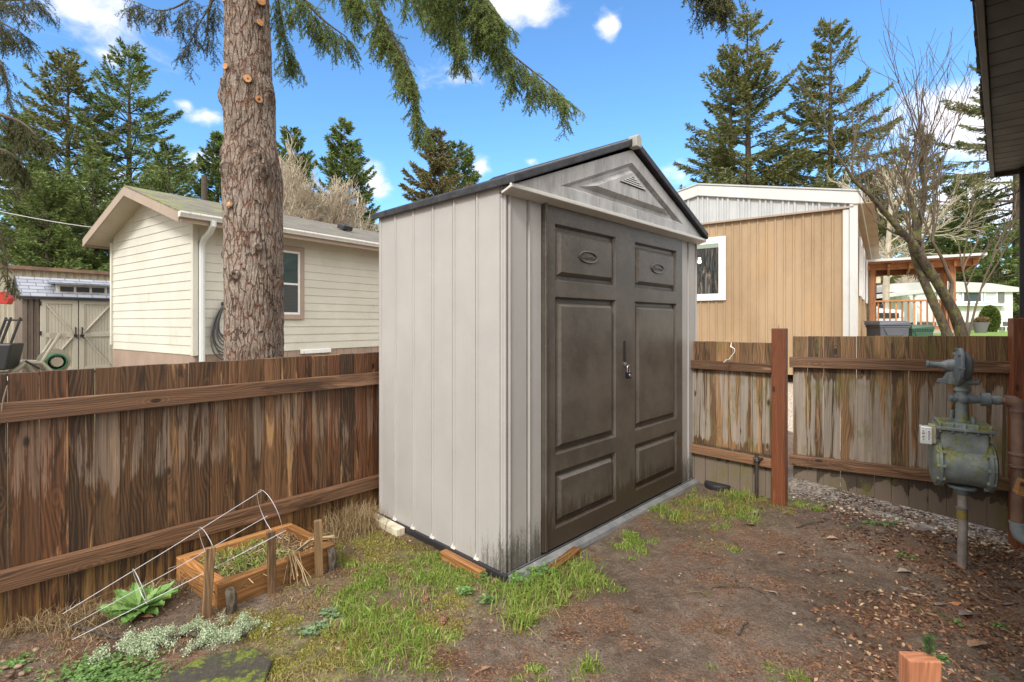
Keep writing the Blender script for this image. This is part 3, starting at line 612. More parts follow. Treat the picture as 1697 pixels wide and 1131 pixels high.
mb = MB(); mb.lathe((-.092, 0, .525), (1, 0, 0), [(0, .105), (.184, .105)], 40)
mb.box((0, 0, .62), (.185, .15, .17)); mb.build('meter_body', M['meter'], GM, smooth=True, bevel=.012, seg=3)
for s_ in (-1, 1):
    mb = MB(); mb.lathe((s_*.085, 0, .525), (s_, 0, 0), [(0, .112), (.004, .124), (.016, .124), (.02, .118), (.028, .118), (.036, .104), (.044, .06), (.046, .0)], 40)
    for k in range(10):
        an = k*.6283; mb.lathe((s_*.078, .114*math.cos(an), .525+.114*math.sin(an)), (s_, 0, 0), [(0, .011), (.034, .011), (.036, .007)], 8)
    mb.build('end_flange', M['meter'], GM, smooth=True)
mb = MB(); mb.box((0, 0, .712), (.225, .19, .016)); mb.box((0, 0, .728), (.205, .17, .024))
mb.box((-.06, -.02, .745), (.05, .04, .02), Matrix.Rotation(.4, 3, 'Z'))
for k in range(5):
    for s_ in (-1, 1): mb.lathe((-.096+.048*k, s_*.083, .690), (0, 0, 1), [(0, .008), (.05, .008), (.052, .004)], 8)
mb.build('top_cover', M['meter'], GM, smooth=True, bevel=.006)
mb = MB(); mb.lathe((.0, 0, .735), (0, 0, 1), [(0, .048), (.014, .048), (.016, .03), (.04, .028), (.10, .026), (.16, .026), (.165, .034), (.18, .034), (.182, .028), (.2, .03), (.22, .042), (.232, .042), (.235, .03), (.26, .03)], 20)
mb.tube([(-.045, -.01, .74), (-.04, -.01, .80)], .008, 8); mb.tube([(.04, -.03, .74), (.04, -.03, .775)], .01, 8); mb.build('neck', M['meter'], GM, smooth=True)
mb = MB(); zc = .862; mb.lathe((-.055, 0, zc), (1, 0, 0), [(0, .012), (.01, .018), (.02, .018), (.024, .024), (.07, .028), (.1, .024), (.125, .02), (.127, .034), (.162, .034), (.164, .022), (.2, .022)], 6*3)
mb.lathe((0, .0, zc), (0, -1, 0), [(0, .02), (.04, .02), (.045, .01)], 12); mb.box((-.05, -.0, zc), (.012, .03, .045)); mb.build('valve', M['reg'], GM, smooth=True)
# regulator: edge-on diaphragm housing with spring cone and arms
zr = 1.02; mb = MB(); mb.lathe((-.022, 0, zr+.0), (1, 0, -.06), [(-.012, .03), (-.006, .07), (.0, .088), (.004, .098), (.012, .1), (.018, .098), (.02, .09), (.03, .082), (.046, .07), (.058, .056), (.062, .0)], 36)
for k in range(8): an = k*.785; mb.lathe((-.026, .092*math.cos(an), zr+.092*math.sin(an)), (1, 0, 0), [(0, .008), (.024, .008)], 6)
mb.build('regulator', M['reg'], GM, smooth=True)
mb = MB(); mb.lathe((-.03, 0, zr+.008), (-1, 0, .03), [(0, .034), (.03, .028), (.05, .017), (.085, .014), (.1, .014), (.101, .018), (.112, .018), (.114, .0)], 16); mb.prism([(-.035, -.02, zr-.02), (-.06, -.02, zr-.03), (-.075, -.02, zr-.062), (-.095, -.02, zr-.064), (-.1, -.02, zr-.08), (-.03, -.02, zr-.09)], (0, .04, 0)); mb.build('regulator_arm', M['reg'], GM, smooth=True, bevel=.003)
mb = MB(); mb.box((0, 0, .945), (.075, .05, .03)); mb.tube([(.0, -.02, .945), (.06, -.02, .945), (.06, -.02, .96)], .011, 8); mb.build('regulator_foot', M['reg'], GM, smooth=True, bevel=.006)
mb = MB(); mb.box((-.125, -.05, .675), (.028, .06, .095)); BX = mb.build('index_box', paint('index_box', (.33, .30, .20), .5, .3, 20.), GM, bevel=.004)
mb = MB(); mb.box((-.152, -.062, .668), (.05, .055, .09)); mb.build('index_window', plain('frosted_cover', (.58, .62, .62), .15), BX, bevel=.005)
mb = MB()
for cx_ in (-.164, -.141): mb.box((cx_, -.0905, .67), (.016, .002, .055))
mb.build('label', plain('label_white', (.8, .8, .8), .5), BX); mb = MB()
for cx_ in (-.164, -.141):
    for k in range(7): mb.box((cx_, -.0922, .648+k*.0072), (.012 if k % 3 else .008, .001, .0022 if k % 2 else .0035))
mb.build('printed_line', plain('label_ink', (.05, .05, .06), .5), BX)
# outlet pipe: horizontal, elbow, drop, elbow
ex_ = .205; mb = MB(); mb.tube([(.14, 0, zc), (ex_-.03, 0, zc)], .018, 14)
mb.tube([(ex_-.045, 0, zc), (ex_-.04, 0, zc), (ex_-.02, 0, zc-.002), (ex_-.004, 0, zc-.012), (ex_+.002, 0, zc-.03), (ex_+.002, 0, zc-.05)], [.03, .028, .03, .032, .03, .033], 16)
mb.tube([(ex_+.002, 0, zc-.045), (ex_+.002, 0, .23)], .027, 16); mb.lathe((ex_+.002, 0, .535), (0, 0, 1), [(0, .029), (.004, .036), (.012, .036), (.016, .031), (.06, .031), (.064, .036), (.072, .036), (.076, .029)], 16)
mb.build('outlet_pipe', M['pipe'], GM, smooth=True)
mb = MB(); mb.tube([(ex_+.002, 0, .27), (ex_+.002, 0, .262)], .034, 16); mb.tube([(ex_+.002, 0, .262), (ex_+.003, 0, .235), (ex_+.014, 0, .205), (ex_+.034, 0, .19), (ex_+.07, 0, .185), (ex_+.3, .04, .185)], [.031, .031, .033, .033, .031, .029], 16); mb.build('pipe_elbow', paint('blue_grey_pipe', (.22, .27, .29), .5, .25, 10., (.24, .17, .13)), GM, smooth=True)
o_ = plank('timber_end', 'pale cut timber end poking in at the right edge beside the rusty pipe', 'timber', at(1684, 805, 2.25), at(1790, 838, 2.15), .045, .07, M['cedar'])
# near post at the bottom edge
NP = thing('wooden_post', 'short orange wooden post top at the bottom right edge of the yard', 'post', (1.024, 1.262, 0), -.05)
mb = MB(); mb.box((0, 0, .203), (.079, .04, .420), r=.4); mb.build('post', M['fresh'], NP, bevel=.004)
sp = thing('conifer_sprig', 'small green conifer sprig lying on top of the orange post', 'sprig', (1.052, 1.268, .411)); nn_ = 260
tt = rng.random(nn_)**1.0; P_ = np.stack([.0+tt*.0+rng.normal(0, .001, nn_), tt*0, tt*.045], 1); Dd = unit(np.stack([rng.normal(0, 1, nn_), rng.normal(0, 1, nn_), np.full(nn_, .55)], 1))
V_, Q_ = kites(P_, Dd, rng.uniform(.012, .022, nn_), np.full(nn_, .0014)); npmesh('needles', V_, Q_, leafmat('sprig_needles', [(.2, (.02, .06, .015)), (.8, (.10, .2, .06))]), sp)
mb = MB(); mb.tube([(0, 0, -.004), (0, 0, .045)], .0015, 5); mb.build('stem', M['log'], sp)
# ================================================================ HOUSE EAVE, top right
EV = thing('house_eave', 'dark brown boarded roof overhang of the near house at the top right', 'roof overhang', (3.722, 3.878, 2.40), math.atan2(-.715, -.70)-0)
# local x runs back along the eave towards the camera, local y points away from the house wall
ea = (Vector((1.64, 1.79, 0))-Vector((3.70, 3.90, 0))).normalized(); EV.rotation_euler = (0, 0, math.atan2(ea.y, ea.x)); LE = 3.8
M['soffit'] = paint('dark_soffit', (.040, .036, .027), .6, .25, 6.); M['fascia'] = paint('dark_fascia', (.075, .068, .052), .55, .25, 6.)
# house side: rotate +90 from ea ?  choose sign by geometry
hs = Vector((.715, -.70, 0)); ly = Vector((-ea.y, ea.x, 0)); sg = 1 if ly.dot(hs) > 0 else -1
mb = MB(); k = 0; x = .0
while x < LE: mb.box((x+.0745, sg*.65, .012), (.147, 1.3, .016), Matrix.Rotation(.0, 3, 'X')); x += .15
mb.build('soffit_boards', M['soffit'], EV, bevel=.003, seg=1)
mb = MB(); mb.box((LE/2-.01, -sg*.012, .03), (LE+.02, .024, .11)); mb.build('fascia', M['fascia'], EV, bevel=.003)
mb = MB(); mb.box((-.012, sg*.6, .05), (.022, 1.25, .16)); mb.build('rake_board', M['fascia'], EV, bevel=.003)
mb = MB()
for k in range(26): mb.box((.07+k*.15, sg*.27-sg*.012, .15+.0), (.148, .6+random.uniform(-.012, .02), .012), Matrix.Rotation(sg*.1, 3, 'X')); mb.box((.0+k*.15, sg*.27-sg*.006, .13), (.148, .58+random.uniform(-.01, .02), .012), Matrix.Rotation(sg*.1, 3, 'X'))
for k in range(90): mb.box((random.uniform(-.02, LE), -sg*random.uniform(.018, .036), random.uniform(.06, .14)), (random.uniform(.01, .05), random.uniform(.01, .03), .006), Matrix.Rotation(random.uniform(-.6, .6), 3, 'Y'))
mb.build('shingles', paint('old_shingle', (.075, .065, .052), .8, .4, 20., (.06, .07, .02)), EV)
rz_ = EV.rotation_euler.z
WL = thing('house_wall', 'dark house wall with downspout at the right edge under the eave', 'wall', (3.70, 3.90, 0), rz_)
mb = MB(); mb.box((LE/2+.05, sg*.42, 1.2), (LE, .1, 2.4)); mb.build('wall', M['fascia'], WL)
mb = MB(); mb.box((.03, sg*.19, 1.2), (.05, .05, 2.38)); mb.build('downspout', plain('dark_pipe', (.018, .02, .024), .5), WL, bevel=.006)
# ================================================================ NEIGHBOURING BUILDINGS
def lap_siding(mb, fn, s0, s1, z0, zt, course=.17, lip=.014):
    """fn(s,out,z). Overlapping boards; zt(s) = wall top"""
    N = 12 ; z = z0; zm = max(zt(s0+(s1-s0)*k/40) for k in range(41))
    while z < zm:
        z1 = z+course
        def rng_(zz):
            ss = [s0+(s1-s0)*k/80 for k in range(81) if zt(s0+(s1-s0)*k/80) >= zz]
            return (ss[0], ss[-1]) if ss else None
        a_ = rng_(z); b_ = rng_(z1)
        if a_ is None: break
        if b_ is None: m_ = (a_[0]+a_[1])/2; b_ = (m_, m_)
        r = random.random()
        mb.quad(fn(a_[0], lip, z), fn(a_[1], lip, z), fn(b_[1], .002, z1), fn(b_[0], .002, z1), r=r)
        mb.quad(fn(a_[0], .0, z), fn(a_[1], .0, z), fn(a_[1], lip, z), fn(a_[0], lip, z), r=r)
        z = z1
t = T('cream_siding'); o = t.obj(); n = t.noise(o, 1.1, 5, .65); r = t.rnd(); c = t.ramp(n, [(.3, (.55, .54, .475)), (.7, (.65, .64, .575))])
c = t.mix(t.mr(t.noise(t.map(o, (1, 1, .5)), 1.6, 6, .75), .54, .72, 0., .45), c, (.42, .41, .30)); g = t.noise(t.map(o, (3, 3, 60)), 2, 4); c = t.mix(t.mr(g, .4, .7, 0., .12), c, (.5, .47, .38))
t.bump(g, .2, .004); M['cream'] = t.done(c, .6)
M['taupe'] = paint('taupe_trim', (.36, .28, .225), .6, .12, 2., (.30, .24, .19)); M['skirt'] = paint('taupe_skirting', (.33, .245, .195), .65, .12, 2.)
M['soff_l'] = paint('pale_soffit', (.48, .43, .36), .7, .08)
t = T('asphalt_shingle'); o = t.obj(); br = t.n('ShaderNodeTexBrick'); t.put(br.inputs['Vector'], t.map(o, (1, 1, 1))); br.inputs['Scale'].default_value = 1; br.inputs['Brick Width'].default_value = .3; br.inputs['Row Height'].default_value = .13; br.inputs['Mortar Size'].default_value = .006
t.put(br.inputs['Color1'], (.12, .108, .09)); t.put(br.inputs['Color2'], (.19, .172, .145)); t.put(br.inputs['Mortar'], (.08, .075, .065)); n = t.noise(o, 25, 5, .7); c = t.mix(t.mr(n, .35, .7, 0., .5), br.outputs[0], (.12, .11, .09))
x_ = t.sep(o, 0); mo = t.mr(t.math('ADD', t.noise(t.map(o, (1, 1.6, 1)), 2.0, 7, .8), t.mr(x_, -.5, 6., .07, -.09, False)), .53, .64, 0., .75); c = t.mix(mo, c, t.ramp(n, [(.3, (.10, .12, .02)), (.7, (.30, .33, .05))])); t.bump(n, .4, .01); M['shingle'] = t.done(c, .85)
def gable_roof(mb, x0, x1, yc, half, zp, sl, th=.05):
    for s_ in (-1, 1):
        zE = zp-sl*half; ye = yc+s_*half
        mb.add([(x0, yc, zp), (x1, yc, zp), (x1, ye, zE), (x0, ye, zE), (x0, yc, zp-th), (x1, yc, zp-th), (x1, ye, zE-th), (x0, ye, zE-th)], [(0, 1, 2, 3), (4, 7, 6, 5), (3, 2, 6, 7), (0, 3, 7, 4), (1, 5, 6, 2), (0, 4, 5, 1)])
def window(parent, org, du, dn, w_, h_, trim, tm, fm, gm, mull=True, blind=None):
    """window in a wall: org lower left, du along, dn outward"""
    du = Vector(du); dn = Vector(dn); uz = Vector((0, 0, 1)); org = Vector(org)
    R = Matrix((du, -dn, uz)).transposed()
    def bx(mb, u0, u1, z0, z1, d0, d1): mb.box(org+du*(u0+u1)/2+uz*(z0+z1)/2+dn*(d0+d1)/2, (u1-u0, d1-d0, z1-z0), R)
    mb = MB()
    for q in ((-trim, 0, -trim, h_+trim), (w_, w_+trim, -trim, h_+trim), (0, w_, -trim, 0), (0, w_, h_, h_+trim)): bx(mb, *q, 0, .035)
    o = mb.build('window', tm, parent, bevel=.003)
    mb = MB(); f = .045
    for q in ((0, f, 0, h_), (w_-f, w_, 0, h_), (f, w_-f, 0, f), (f, w_-f, h_-f, h_)): bx(mb, *q, .0, .028)
    if mull: bx(mb, f, w_-f, h_*.48-.02, h_*.48+.02, 0, .024)
    mb.build('frame', fm, o, bevel=.003)
    mb = MB(); bx(mb, f, w_-f, f, h_-f, .0, .012); mb.build('pane', gm, o)
    if blind:
        mb = MB(); k = 0
        z0, z1, m_, d_ = blind; zz = z0
        while zz < z1: bx(mb, f, w_-f, zz, zz+.018, .013, .017); zz += .03
        mb.build('blind', m_, o)
    return o
M['glass'] = glass('window_glass'); M['glass2'] = glass('window_glass_grey', (.03, .05, .05))
t = T('reflection_glass'); o = t.obj(); c = t.ramp(t.noise(t.map(o, (1, 9, 1.2)), 1.6, 5, .7, 1.2), [(.40, (.012, .014, .014)), (.52, (.05, .055, .055)), (.58, (.10, .07, .045)), (.68, (.22, .23, .23))]); M['glass_tan'] = t.done(c, .06, 0, .3)  # streaky reflections painted into the pane colour
CA = math.atan2(.82, .572); CH = thing('cream_house', 'cream lap sided house with taupe trim and mossy shingle roof behind the left fence', 'house', (-5.75, 9.1, 0), CA)
CW = 4.03; zr_ = lambda y: 3.95-.33*abs(y-CW/2)
mb = MB(); mb.keep = 1; lap_siding(mb, lambda s, o, z: (-o, CW-s, z), .04, CW-.04, .66, lambda s: zr_(CW-s)-.1); mb.build('gable_wall', M['cream'], CH)
mb = MB(); mb.keep = 1; lap_siding(mb, lambda s, o, z: (s, -o, z), .04, 14, .66, lambda s: 3.14); mb.build('side_wall', M['cream'], CH)
mb = MB(); mb.box((7.02, CW/2+.02, 1.7), (13.9, CW-.06, 3.0)); mb.build('core_wall', M['cream'], CH)
for q in ((0, 2.5), (CW, 2.3)): mb = MB(); mb.box((.0, q[0], 1.9), (.09, .09, q[1])); mb.build('corner_board', M['cream'], CH, bevel=.003)
mb = MB(); ribwall(mb, lambda s, o, z: (s, -o, z), 0, 14, -.05, lambda s: .655, [.2*k for k in range(1, 70)], .006, .006); ribwall(mb, lambda s, o, z: (-o, CW-s, z), 0, CW, -.05, lambda s: .655, [.9, 1.8, 2.7, 3.6], .005, .004); mb.build('skirting', M['skirt'], CH)
mb = MB(); gable_roof(mb, -.42, 14.3, CW/2, CW/2+.42, 3.96, .33, .03); mb.build('roof', M['shingle'], CH)
mb = MB()
for s_ in (-1, 1):
    yE = CW/2+s_*(CW/2+.43); zE = 3.93-.33*(CW/2+.43)
    mb.prism([(-.43, CW/2, 3.925), (-.43, yE, zE), (-.43, yE, zE-.17), (-.43, CW/2, 3.755)], (.025, 0, 0))
    mb.box((6.9, yE+s_*.012, zE-.085), (14.6, .024, .165))
mb.build('fascia', M['taupe'], CH)
mb = MB(); gable_roof(mb, -.40, 14.2, CW/2, CW/2+.41, 3.92-.1, .33, .012); mb.build('soffit', M['soff_l'], CH)
GUT = MB(); yE = -.445; zE = 3.93-.33*(CW/2+.43)+.01
GUT.prism([(-.44, yE, zE), (-.44, yE-.1, zE), (-.44, yE-.105, zE-.03), (-.44, yE-.08, zE-.07), (-.44, yE-.07, zE-.095), (-.44, yE, zE-.095)], (14.7, 0, 0)); GUT.build('gutter', paint('gutter_paint', (.70, .71, .69), .4, .08, 2., (.42, .44, .38)), CH)
mb = MB(); mb.tube([(.10, yE-.05, zE-.09), (.10, yE-.05, zE-.16), (.10, yE+.06, zE-.26), (.10, -.16, zE-.36), (.10, -.075, zE-.46), (.10, -.065, zE-.6), (.10, -.065, .3)], .052, 8); mb.build('downspout', paint('downspout_paint', (.68, .71, .72), .35, .05), CH, smooth=True)
window(CH, (1.24, -.012, 1.42), (1, 0, 0), (0, -1, 0), .82, 1.34, .1, M['taupe'], M['white'], M['glass2'], blind=(.05, .6, plain('dark_blind', (.07, .075, .08), .6), 0))
mb = MB(); mb.box((3.9, .9, 3.68), (.28, .28, .12), Matrix.Rotation(.3, 3, 'X')); mb.build('roof_vent', M['blackplastic'], CH, bevel=.02)
mb = MB(); mb.tube([(4.9, .35, 3.3), (4.9, .35, 3.72)], .04, 8); mb.build('vent_pipe', M['blackplastic'], CH, smooth=True)
mb = MB(); mb.lathe((4.9, .35, 3.36), (0, 0, 1), [(0, .14), (.06, .07)], 12); mb.build('vent_flashing', M['white'], CH, smooth=True)
mb = MB(); mb.box((2.45, -.03, .62), (.75, .04, .09)); mb.build('wall_plate', M['white'], CH, bevel=.01)
HS = thing('garden_hose', 'coiled dark grey hose hung on the cream house wall left of the trunk', 'hose', (-5.75, 9.1, 0), CA); mb = MB()
for k in range(8):
    rx = .13+.018*k+random.uniform(-.01, .01); L_ = .58+.065*k; cx_ = .52+random.uniform(-.02, .02)
    mb.tube([(cx_+rx*math.sin(q)*(1.05-.25*math.cos(q)), -.07-.012*(k % 4), 1.58-L_/2+L_/2*math.cos(q)) for q in np.linspace(0, 6.2832, 25)], .0125, 6, False)
mb.build('coil', plain('hose_grey', (.09, .09, .095), .5), HS, smooth=True); mb = MB(); mb.box((.52, -.06, 1.6), (.12, .12, .08)); mb.build('bracket', M['blackplastic'], HS, bevel=.01)
mb = MB(); mb.box((.62, -.03, .83), (.12, .03, .12)); mb.build('tap_plate', paint('tap_plate', (.6, .45, .38), .5), HS, bevel=.01)
# ---- neighbour's resin shed
BS = thing('garden_shed', 'beige double door resin shed with grey shingle roof and dormer beside the cream house', 'shed', (-11.3, 11.6, 0), math.atan2(.766, .643))
M['bshed'] = paint('brown_resin', (.16, .125, .105), .6, .25, 3., (.09, .07, .06)); M['bdoor'] = paint('beige_resin', (.50, .47, .395), .55, .06, 2.); SW, SD = 2.35, 1.43
mb = MB(); ribwall(mb, lambda s, o, z: (s, -o, z), 0, SW, 0, lambda s: 1.86, [.1, .2, .3], .02, .03); ribwall(mb, lambda s, o, z: (-o, SD-s, z), 0, SD, 0, lambda s: 1.86+.62*min(s, SD-s)*1.0, [.3, .6, .9, 1.2], .015, .012); mb.box((SW/2, SD/2, .9), (SW-.1, SD-.1, 1.8)); mb.build('wall', M['bshed'], BS)
t = T('resin_shingle'); o = t.obj(); br = t.n('ShaderNodeTexBrick'); t.put(br.inputs['Vector'], t.map(o, (1, 0.0, 1))); 
mpx = t.n('ShaderNodeCombineXYZ'); t.put(mpx.inputs[0], t.sep(o, 0)); t.put(mpx.inputs[1], t.sep(o, 2)); t.put(br.inputs['Vector'], mpx.outputs[0])
br.inputs['Scale'].default_value = 1; br.inputs['Brick Width'].default_value = .28; br.inputs['Row Height'].default_value = .085; br.inputs['Mortar Size'].default_value = .008; t.put(br.inputs['Color1'], (.21, .225, .265)); t.put(br.inputs['Color2'], (.30, .32, .37)); t.put(br.inputs['Mortar'], (.07, .075, .095)); n = t.noise(o, 12, 5, .7)
M['rshingle'] = t.done(t.mix(t.mr(n, .6, .7, 0., .6), br.outputs[0], (.16, .08, .05)), .5)
mb = MB(); zpk = 2.36; sl_ = (zpk-1.84)/(SD/2+.08)
gable_roof(mb, -.06, SW+.06, SD/2, SD/2+.08, zpk, sl_, .05); mb.build('roof', M['rshingle'], BS)
mb = MB(); mb.box((SW/2, -.085, 1.83), (SW+.14, .02, .06)); mb.prism([(-.075, SD/2, zpk+.02), (-.075, -.09, 1.84), (-.075, -.09, 1.78), (-.075, SD/2, zpk-.05)], (.02, 0, 0)); mb.prism([(-.075, SD/2, zpk+.02), (-.075, SD+.09, 1.84), (-.075, SD+.09, 1.78), (-.075, SD/2, zpk-.05)], (.02, 0, 0)); mb.build('roof_edge', M['roofd'], BS)
# dormer
mb = MB(); dy = .14; mb.prism([(.62, dy, 1.95), (1.58, dy, 1.95), (1.58, dy, 2.18), (.62, dy, 2.18)], (0, .6, 0)); DM = mb.build('dormer', M['bdoor'], BS, bevel=.004)
mb = MB(); mb.prism([(.50, dy-.08, 2.18), (.50, .75, 2.3), (.50, .75, 2.34), (.50, dy-.08, 2.215)], (1.2, 0, 0)); mb.build('dormer_roof', M['rshingle'], DM)
for k in range(3):
    mb = MB(); mb.box((.80+k*.30, dy-.006, 2.07), (.25, .012, .12)); mb.build('dormer_window', M['blackplastic'], DM)
def xdoor(x0, x1, flip):
    mb = MB(); y = -.02; z0, z1 = .06, 1.80; w_ = x1-x0
    mb.box(((x0+x1)/2, y+.02, (z0+z1)/2), (w_, .03, z1-z0)); k = x0+.12
    while k < x1-.1: mb.box((k, y+.001, (z0+z1)/2), (.052, .012, z1-z0-.2)); k += .058
    o = mb.build('door', M['bdoor'], BS, bevel=.003)
    mb = MB(); s = .03
    for q in ((x0+.05, x0+.05, z0, z1), (x1-.05, x1-.05, z0, z1)): mb.box((q[0], y-.008, (z0+z1)/2), (.1, s, z1-z0))
    for zc_ in (z0+.05, z1-.05, .95): mb.box(((x0+x1)/2, y-.0065, zc_), (w_-.2, s, .1))
    a_, b_ = (x0+.1, x1-.1) if not flip else (x1-.1, x0+.1)
    mb.bar((a_, y-.005, z1-.12), (b_, y-.005, 1.0), s-.004, .07, (0, 1, 0)); mb.bar((b_, y-.005, .9), (a_, y-.005, z0+.12), s-.004, .07, (0, 1, 0)); mb.build('brace', M['bdoor'], o, bevel=.003)
    mb = MB(); hx = x1-.05 if not flip else x0+.05
    mb.tube([(hx, y-.03, .98), (hx, y-.07, .99), (hx, y-.07, 1.12), (hx, y-.03, 1.13)], .014, 8); mb.box((hx, y-.03, .93), (.07, .03, .06)); mb.tube([(hx-.03, y-.06, .92), (hx+.05, y-.06, .88)], .014, 6); mb.build('handle', M['blackplastic'], o, smooth=True)
    hx = x0+.005 if not flip else x1-.005
    for zc_ in (.35, 1.0, 1.7): mb = MB(); mb.box((hx, y-.02, zc_), (.03, .03, .1)); mb.build('hinge', M['blackplastic'], o)
xdoor(.30, .98, False); xdoor(1.0, 1.70, True)
# hose reel cart
p = at(66, 600, 10.2); HR = thing('hose_reel', 'beige plastic hose reel cart with green hose in front of the beige shed', 'hose reel', (p.x, p.y, 0), .9); rc = paint('reel_plastic', (.36, .335, .27), .5, .1)
for s_ in (-1, 1):
    mb = MB(); mb.tube([(-.5, s_*.2, .03), (-.42, s_*.2, .28), (-.22, s_*.2, .46), (.0, s_*.2, .44), (.14, s_*.2, .25), (.2, s_*.2, .03)], .045, 8); mb.tube([(-.22, s_*.2, .44), (-.08, s_*.2, .2), (-.02, s_*.2, .03)], .04, 8); mb.build('side_frame', rc, HR, smooth=True)
mb = MB(); mb.tube([(-.02, -.2, .42), (.22, -.2, .9), (.26, -.2, 1.0), (.26, .2, 1.0), (.22, .2, .9), (-.02, .2, .42)], .032, 8); mb.box((.25, -.16, .98), (.26, .05, .13)); mb.build('handle', rc, HR, smooth=True)
mb = MB(); mb.lathe((.24, -.17, .44), (0, 1, 0), [(0, .09), (.02, .09), (.021, .1), (.31, .1), (.32, .27), (.34, .27)], 24); mb.build('reel_drum', rc, HR, smooth=True)
mb = MB(); mb.tube([(.24+.16*math.cos(q), -.14+.013*q/6.28*1.9, .44+.16*math.sin(q)) for q in np.linspace(0, 6.28*11, 220)], .018, 6); mb.build('hose', plain('green_hose', (.05, .20, .10), .5), HR, smooth=True)
mb = MB(); mb.tube([(-.05, -.22, .34), (-.05, -.3, .34), (-.25, -.3, .5), (-.25, -.36, .5)], .02, 8); mb.build('crank', M['blackplastic'], HR, smooth=True)
# black cart with red machine, at the left edge
p = at(-2, 600, 9.6); WB = thing('garden_cart', 'black tub cart with white wheel and red tool at the left edge', 'cart', (p.x, p.y, 0), .4)
mb = MB(); mb.prism([(-.3, -.2, .35), (.18, -.2, .35), (.27, -.2, .85), (-.36, -.2, .85)], (0, .5, 0)); mb.build('tub', M['blackplastic'], WB, bevel=.03)
mb = MB(); mb.lathe((.15, -.25, .42-.22), (0, 1, 0), [(0, .14), (.06, .14)], 24); mb.build('wheel', M['blackplastic'], WB, smooth=True, bevel=.01); mb = MB(); mb.lathe((.15, -.262, .2), (0, 1, 0), [(0, .05), (.01, .09), (.03, .09)], 16); mb.build('hub', M['white'], WB, smooth=True)
mb = MB(); [mb.tube([(q, 0, .8), (q+.12, .1, 1.35)], .022, 6) for q in (-.05, .02, .16)]; mb.tube([(.06, .08, 1.3), (.3, .12, 1.3)], .02, 6); mb.build('handle', M['blackplastic'], WB, smooth=True)
mb = MB(); mb.prism([(-.2, -.1, 1.62), (.16, -.1, 1.6), (.2, -.1, 1.72), (.1, -.1, 1.84), (-.1, -.1, 1.86), (-.2, -.1, 1.8)], (0, .2, 0)); mb.tube([(-.1, 0, .8), (-.05, 0, 1.65)], .03, 8); mb.build('engine_cover', plain('red_plastic', (.45, .04, .03), .4), WB, bevel=.03)
# long cream mobile home behind
LM = thing('mobile_home', 'long cream corrugated mobile home with rusty roof edge behind the beige shed', 'mobile home', (-16.5, 11.2, 0), math.atan2(.82, .572))
M['creamc'] = paint('cream_metal', (.60, .55, .44), .5, .1, 1.5, (.45, .38, .28)); mb = MB(); ribwall(mb, lambda s, o, z: (s, -o, z), -4, 16, .1, lambda s: 2.78, [-3.85+.19*k for k in range(104)], .05, .03); ribwall(mb, lambda s, o, z: (-4-o, 4-s, z), 0, 4, .1, lambda s: 2.78, [.2*k for k in range(1, 19)], .05, .03); mb.box((6, 2, 1.4), (19.8, 3.8, 2.6)); mb.build('wall', M['creamc'], LM)
mb = MB(); mb.box((6, 1.95, 2.83), (20.3, 4.3, .1)); mb.prism([(-4.15, -.2, 2.88), (-4.15, 4.1, 2.88), (-4.15, 2, 3.0)], (20.3, 0, 0)); mb.build('roof', paint('rusty_roof', (.20, .12, .085), .7, .4, 2., (.40, .27, .16)), LM)
mb = MB(); [mb.lathe((q, 1.2, 2.95), (0, 0, 1), [(0, .32), (.06, .3), (.1, .1), (.22, .1), (.23, .14), (.27, .14)], 14) for q in (1.2,)]; mb.build('roof_vent', M['white'], LM, smooth=True)
# ---- tan mobile home
TA = math.atan2(.804, .595); TH = thing('tan_mobile_home', 'tan corrugated mobile home with white metal gable roof behind the right fence', 'mobile home', (6.46, 9.5, 0), TA)
t = T('tan_metal'); o = t.obj(); n = t.noise(t.map(o, (1, 1, .35)), 1.2, 5, .65); c = t.ramp(n, [(.38, (.31, .215, .125)), (.62, (.39, .28, .17))]); c = t.mix(t.mr(t.noise(t.map(o, (2, 2, .5)), 1.1, 4), .56, .7, 0., .5), c, (.42, .27, .14)); dn_ = t.mr(t.vor(o, 2.2), .02, .05, 1., 0.)
t.bump(t.math('ADD', t.noise(o, 2.5, 3), t.math('MULTIPLY', dn_, .4)), .25, .03); M['tan'] = t.done(c, .5)
TW = 5.7
def rib2(mb, fn, s0, s1, z0, zt, pitch=.15, d=.018):
    ps = []; s = s0
    while s < s1: ps += [(s, 0), (s+pitch*.34, 0), (s+pitch*.42, d), (s+pitch*.58, d), (s+pitch*.66, 0)]; s += pitch
    ps = [p for p in ps if p[0] < s1]+[(s1, 0)]
    for (a_, oa), (b_, ob) in zip(ps[:-1], ps[1:]): mb.quad(fn(a_, oa, z0), fn(b_, ob, z0), fn(b_, ob, zt(b_)), fn(a_, oa, zt(a_)))
mb = MB(); mb.keep = 1; rib2(mb, lambda s, o, z: (-o, TW-s, z), 0, TW, .2, lambda s: 3.42, .165, .022); mb.build('end_wall', M['tan'], TH)
mb = MB(); mb.keep = 1; rib2(mb, lambda s, o, z: (s, -o, z), 0, 12, .2, lambda s: 3.42, .165, .022); mb.build('side_wall', M['tan'], TH)
mb = MB(); mb.box((6, TW/2, 1.8), (11.9, TW-.1, 3.2)); mb.build('core_wall', M['tan'], TH)
M['wmetal'] = paint('white_metal', (.46, .48, .49), .4, .07, 1.5, (.36, .38, .38)); M['wtrim'] = paint('white_trim', (.58, .59, .58), .4, .06, 1.5, (.5, .5, .46))
zt_ = lambda y: 4.30-.204*abs(y-TW/2)
mb = MB(); mb.keep = 1; rib2(mb, lambda s, o, z: (-.03-o, TW-s, z), .0, TW, 3.44, lambda s: zt_(TW-s)-.2, .21, .03)
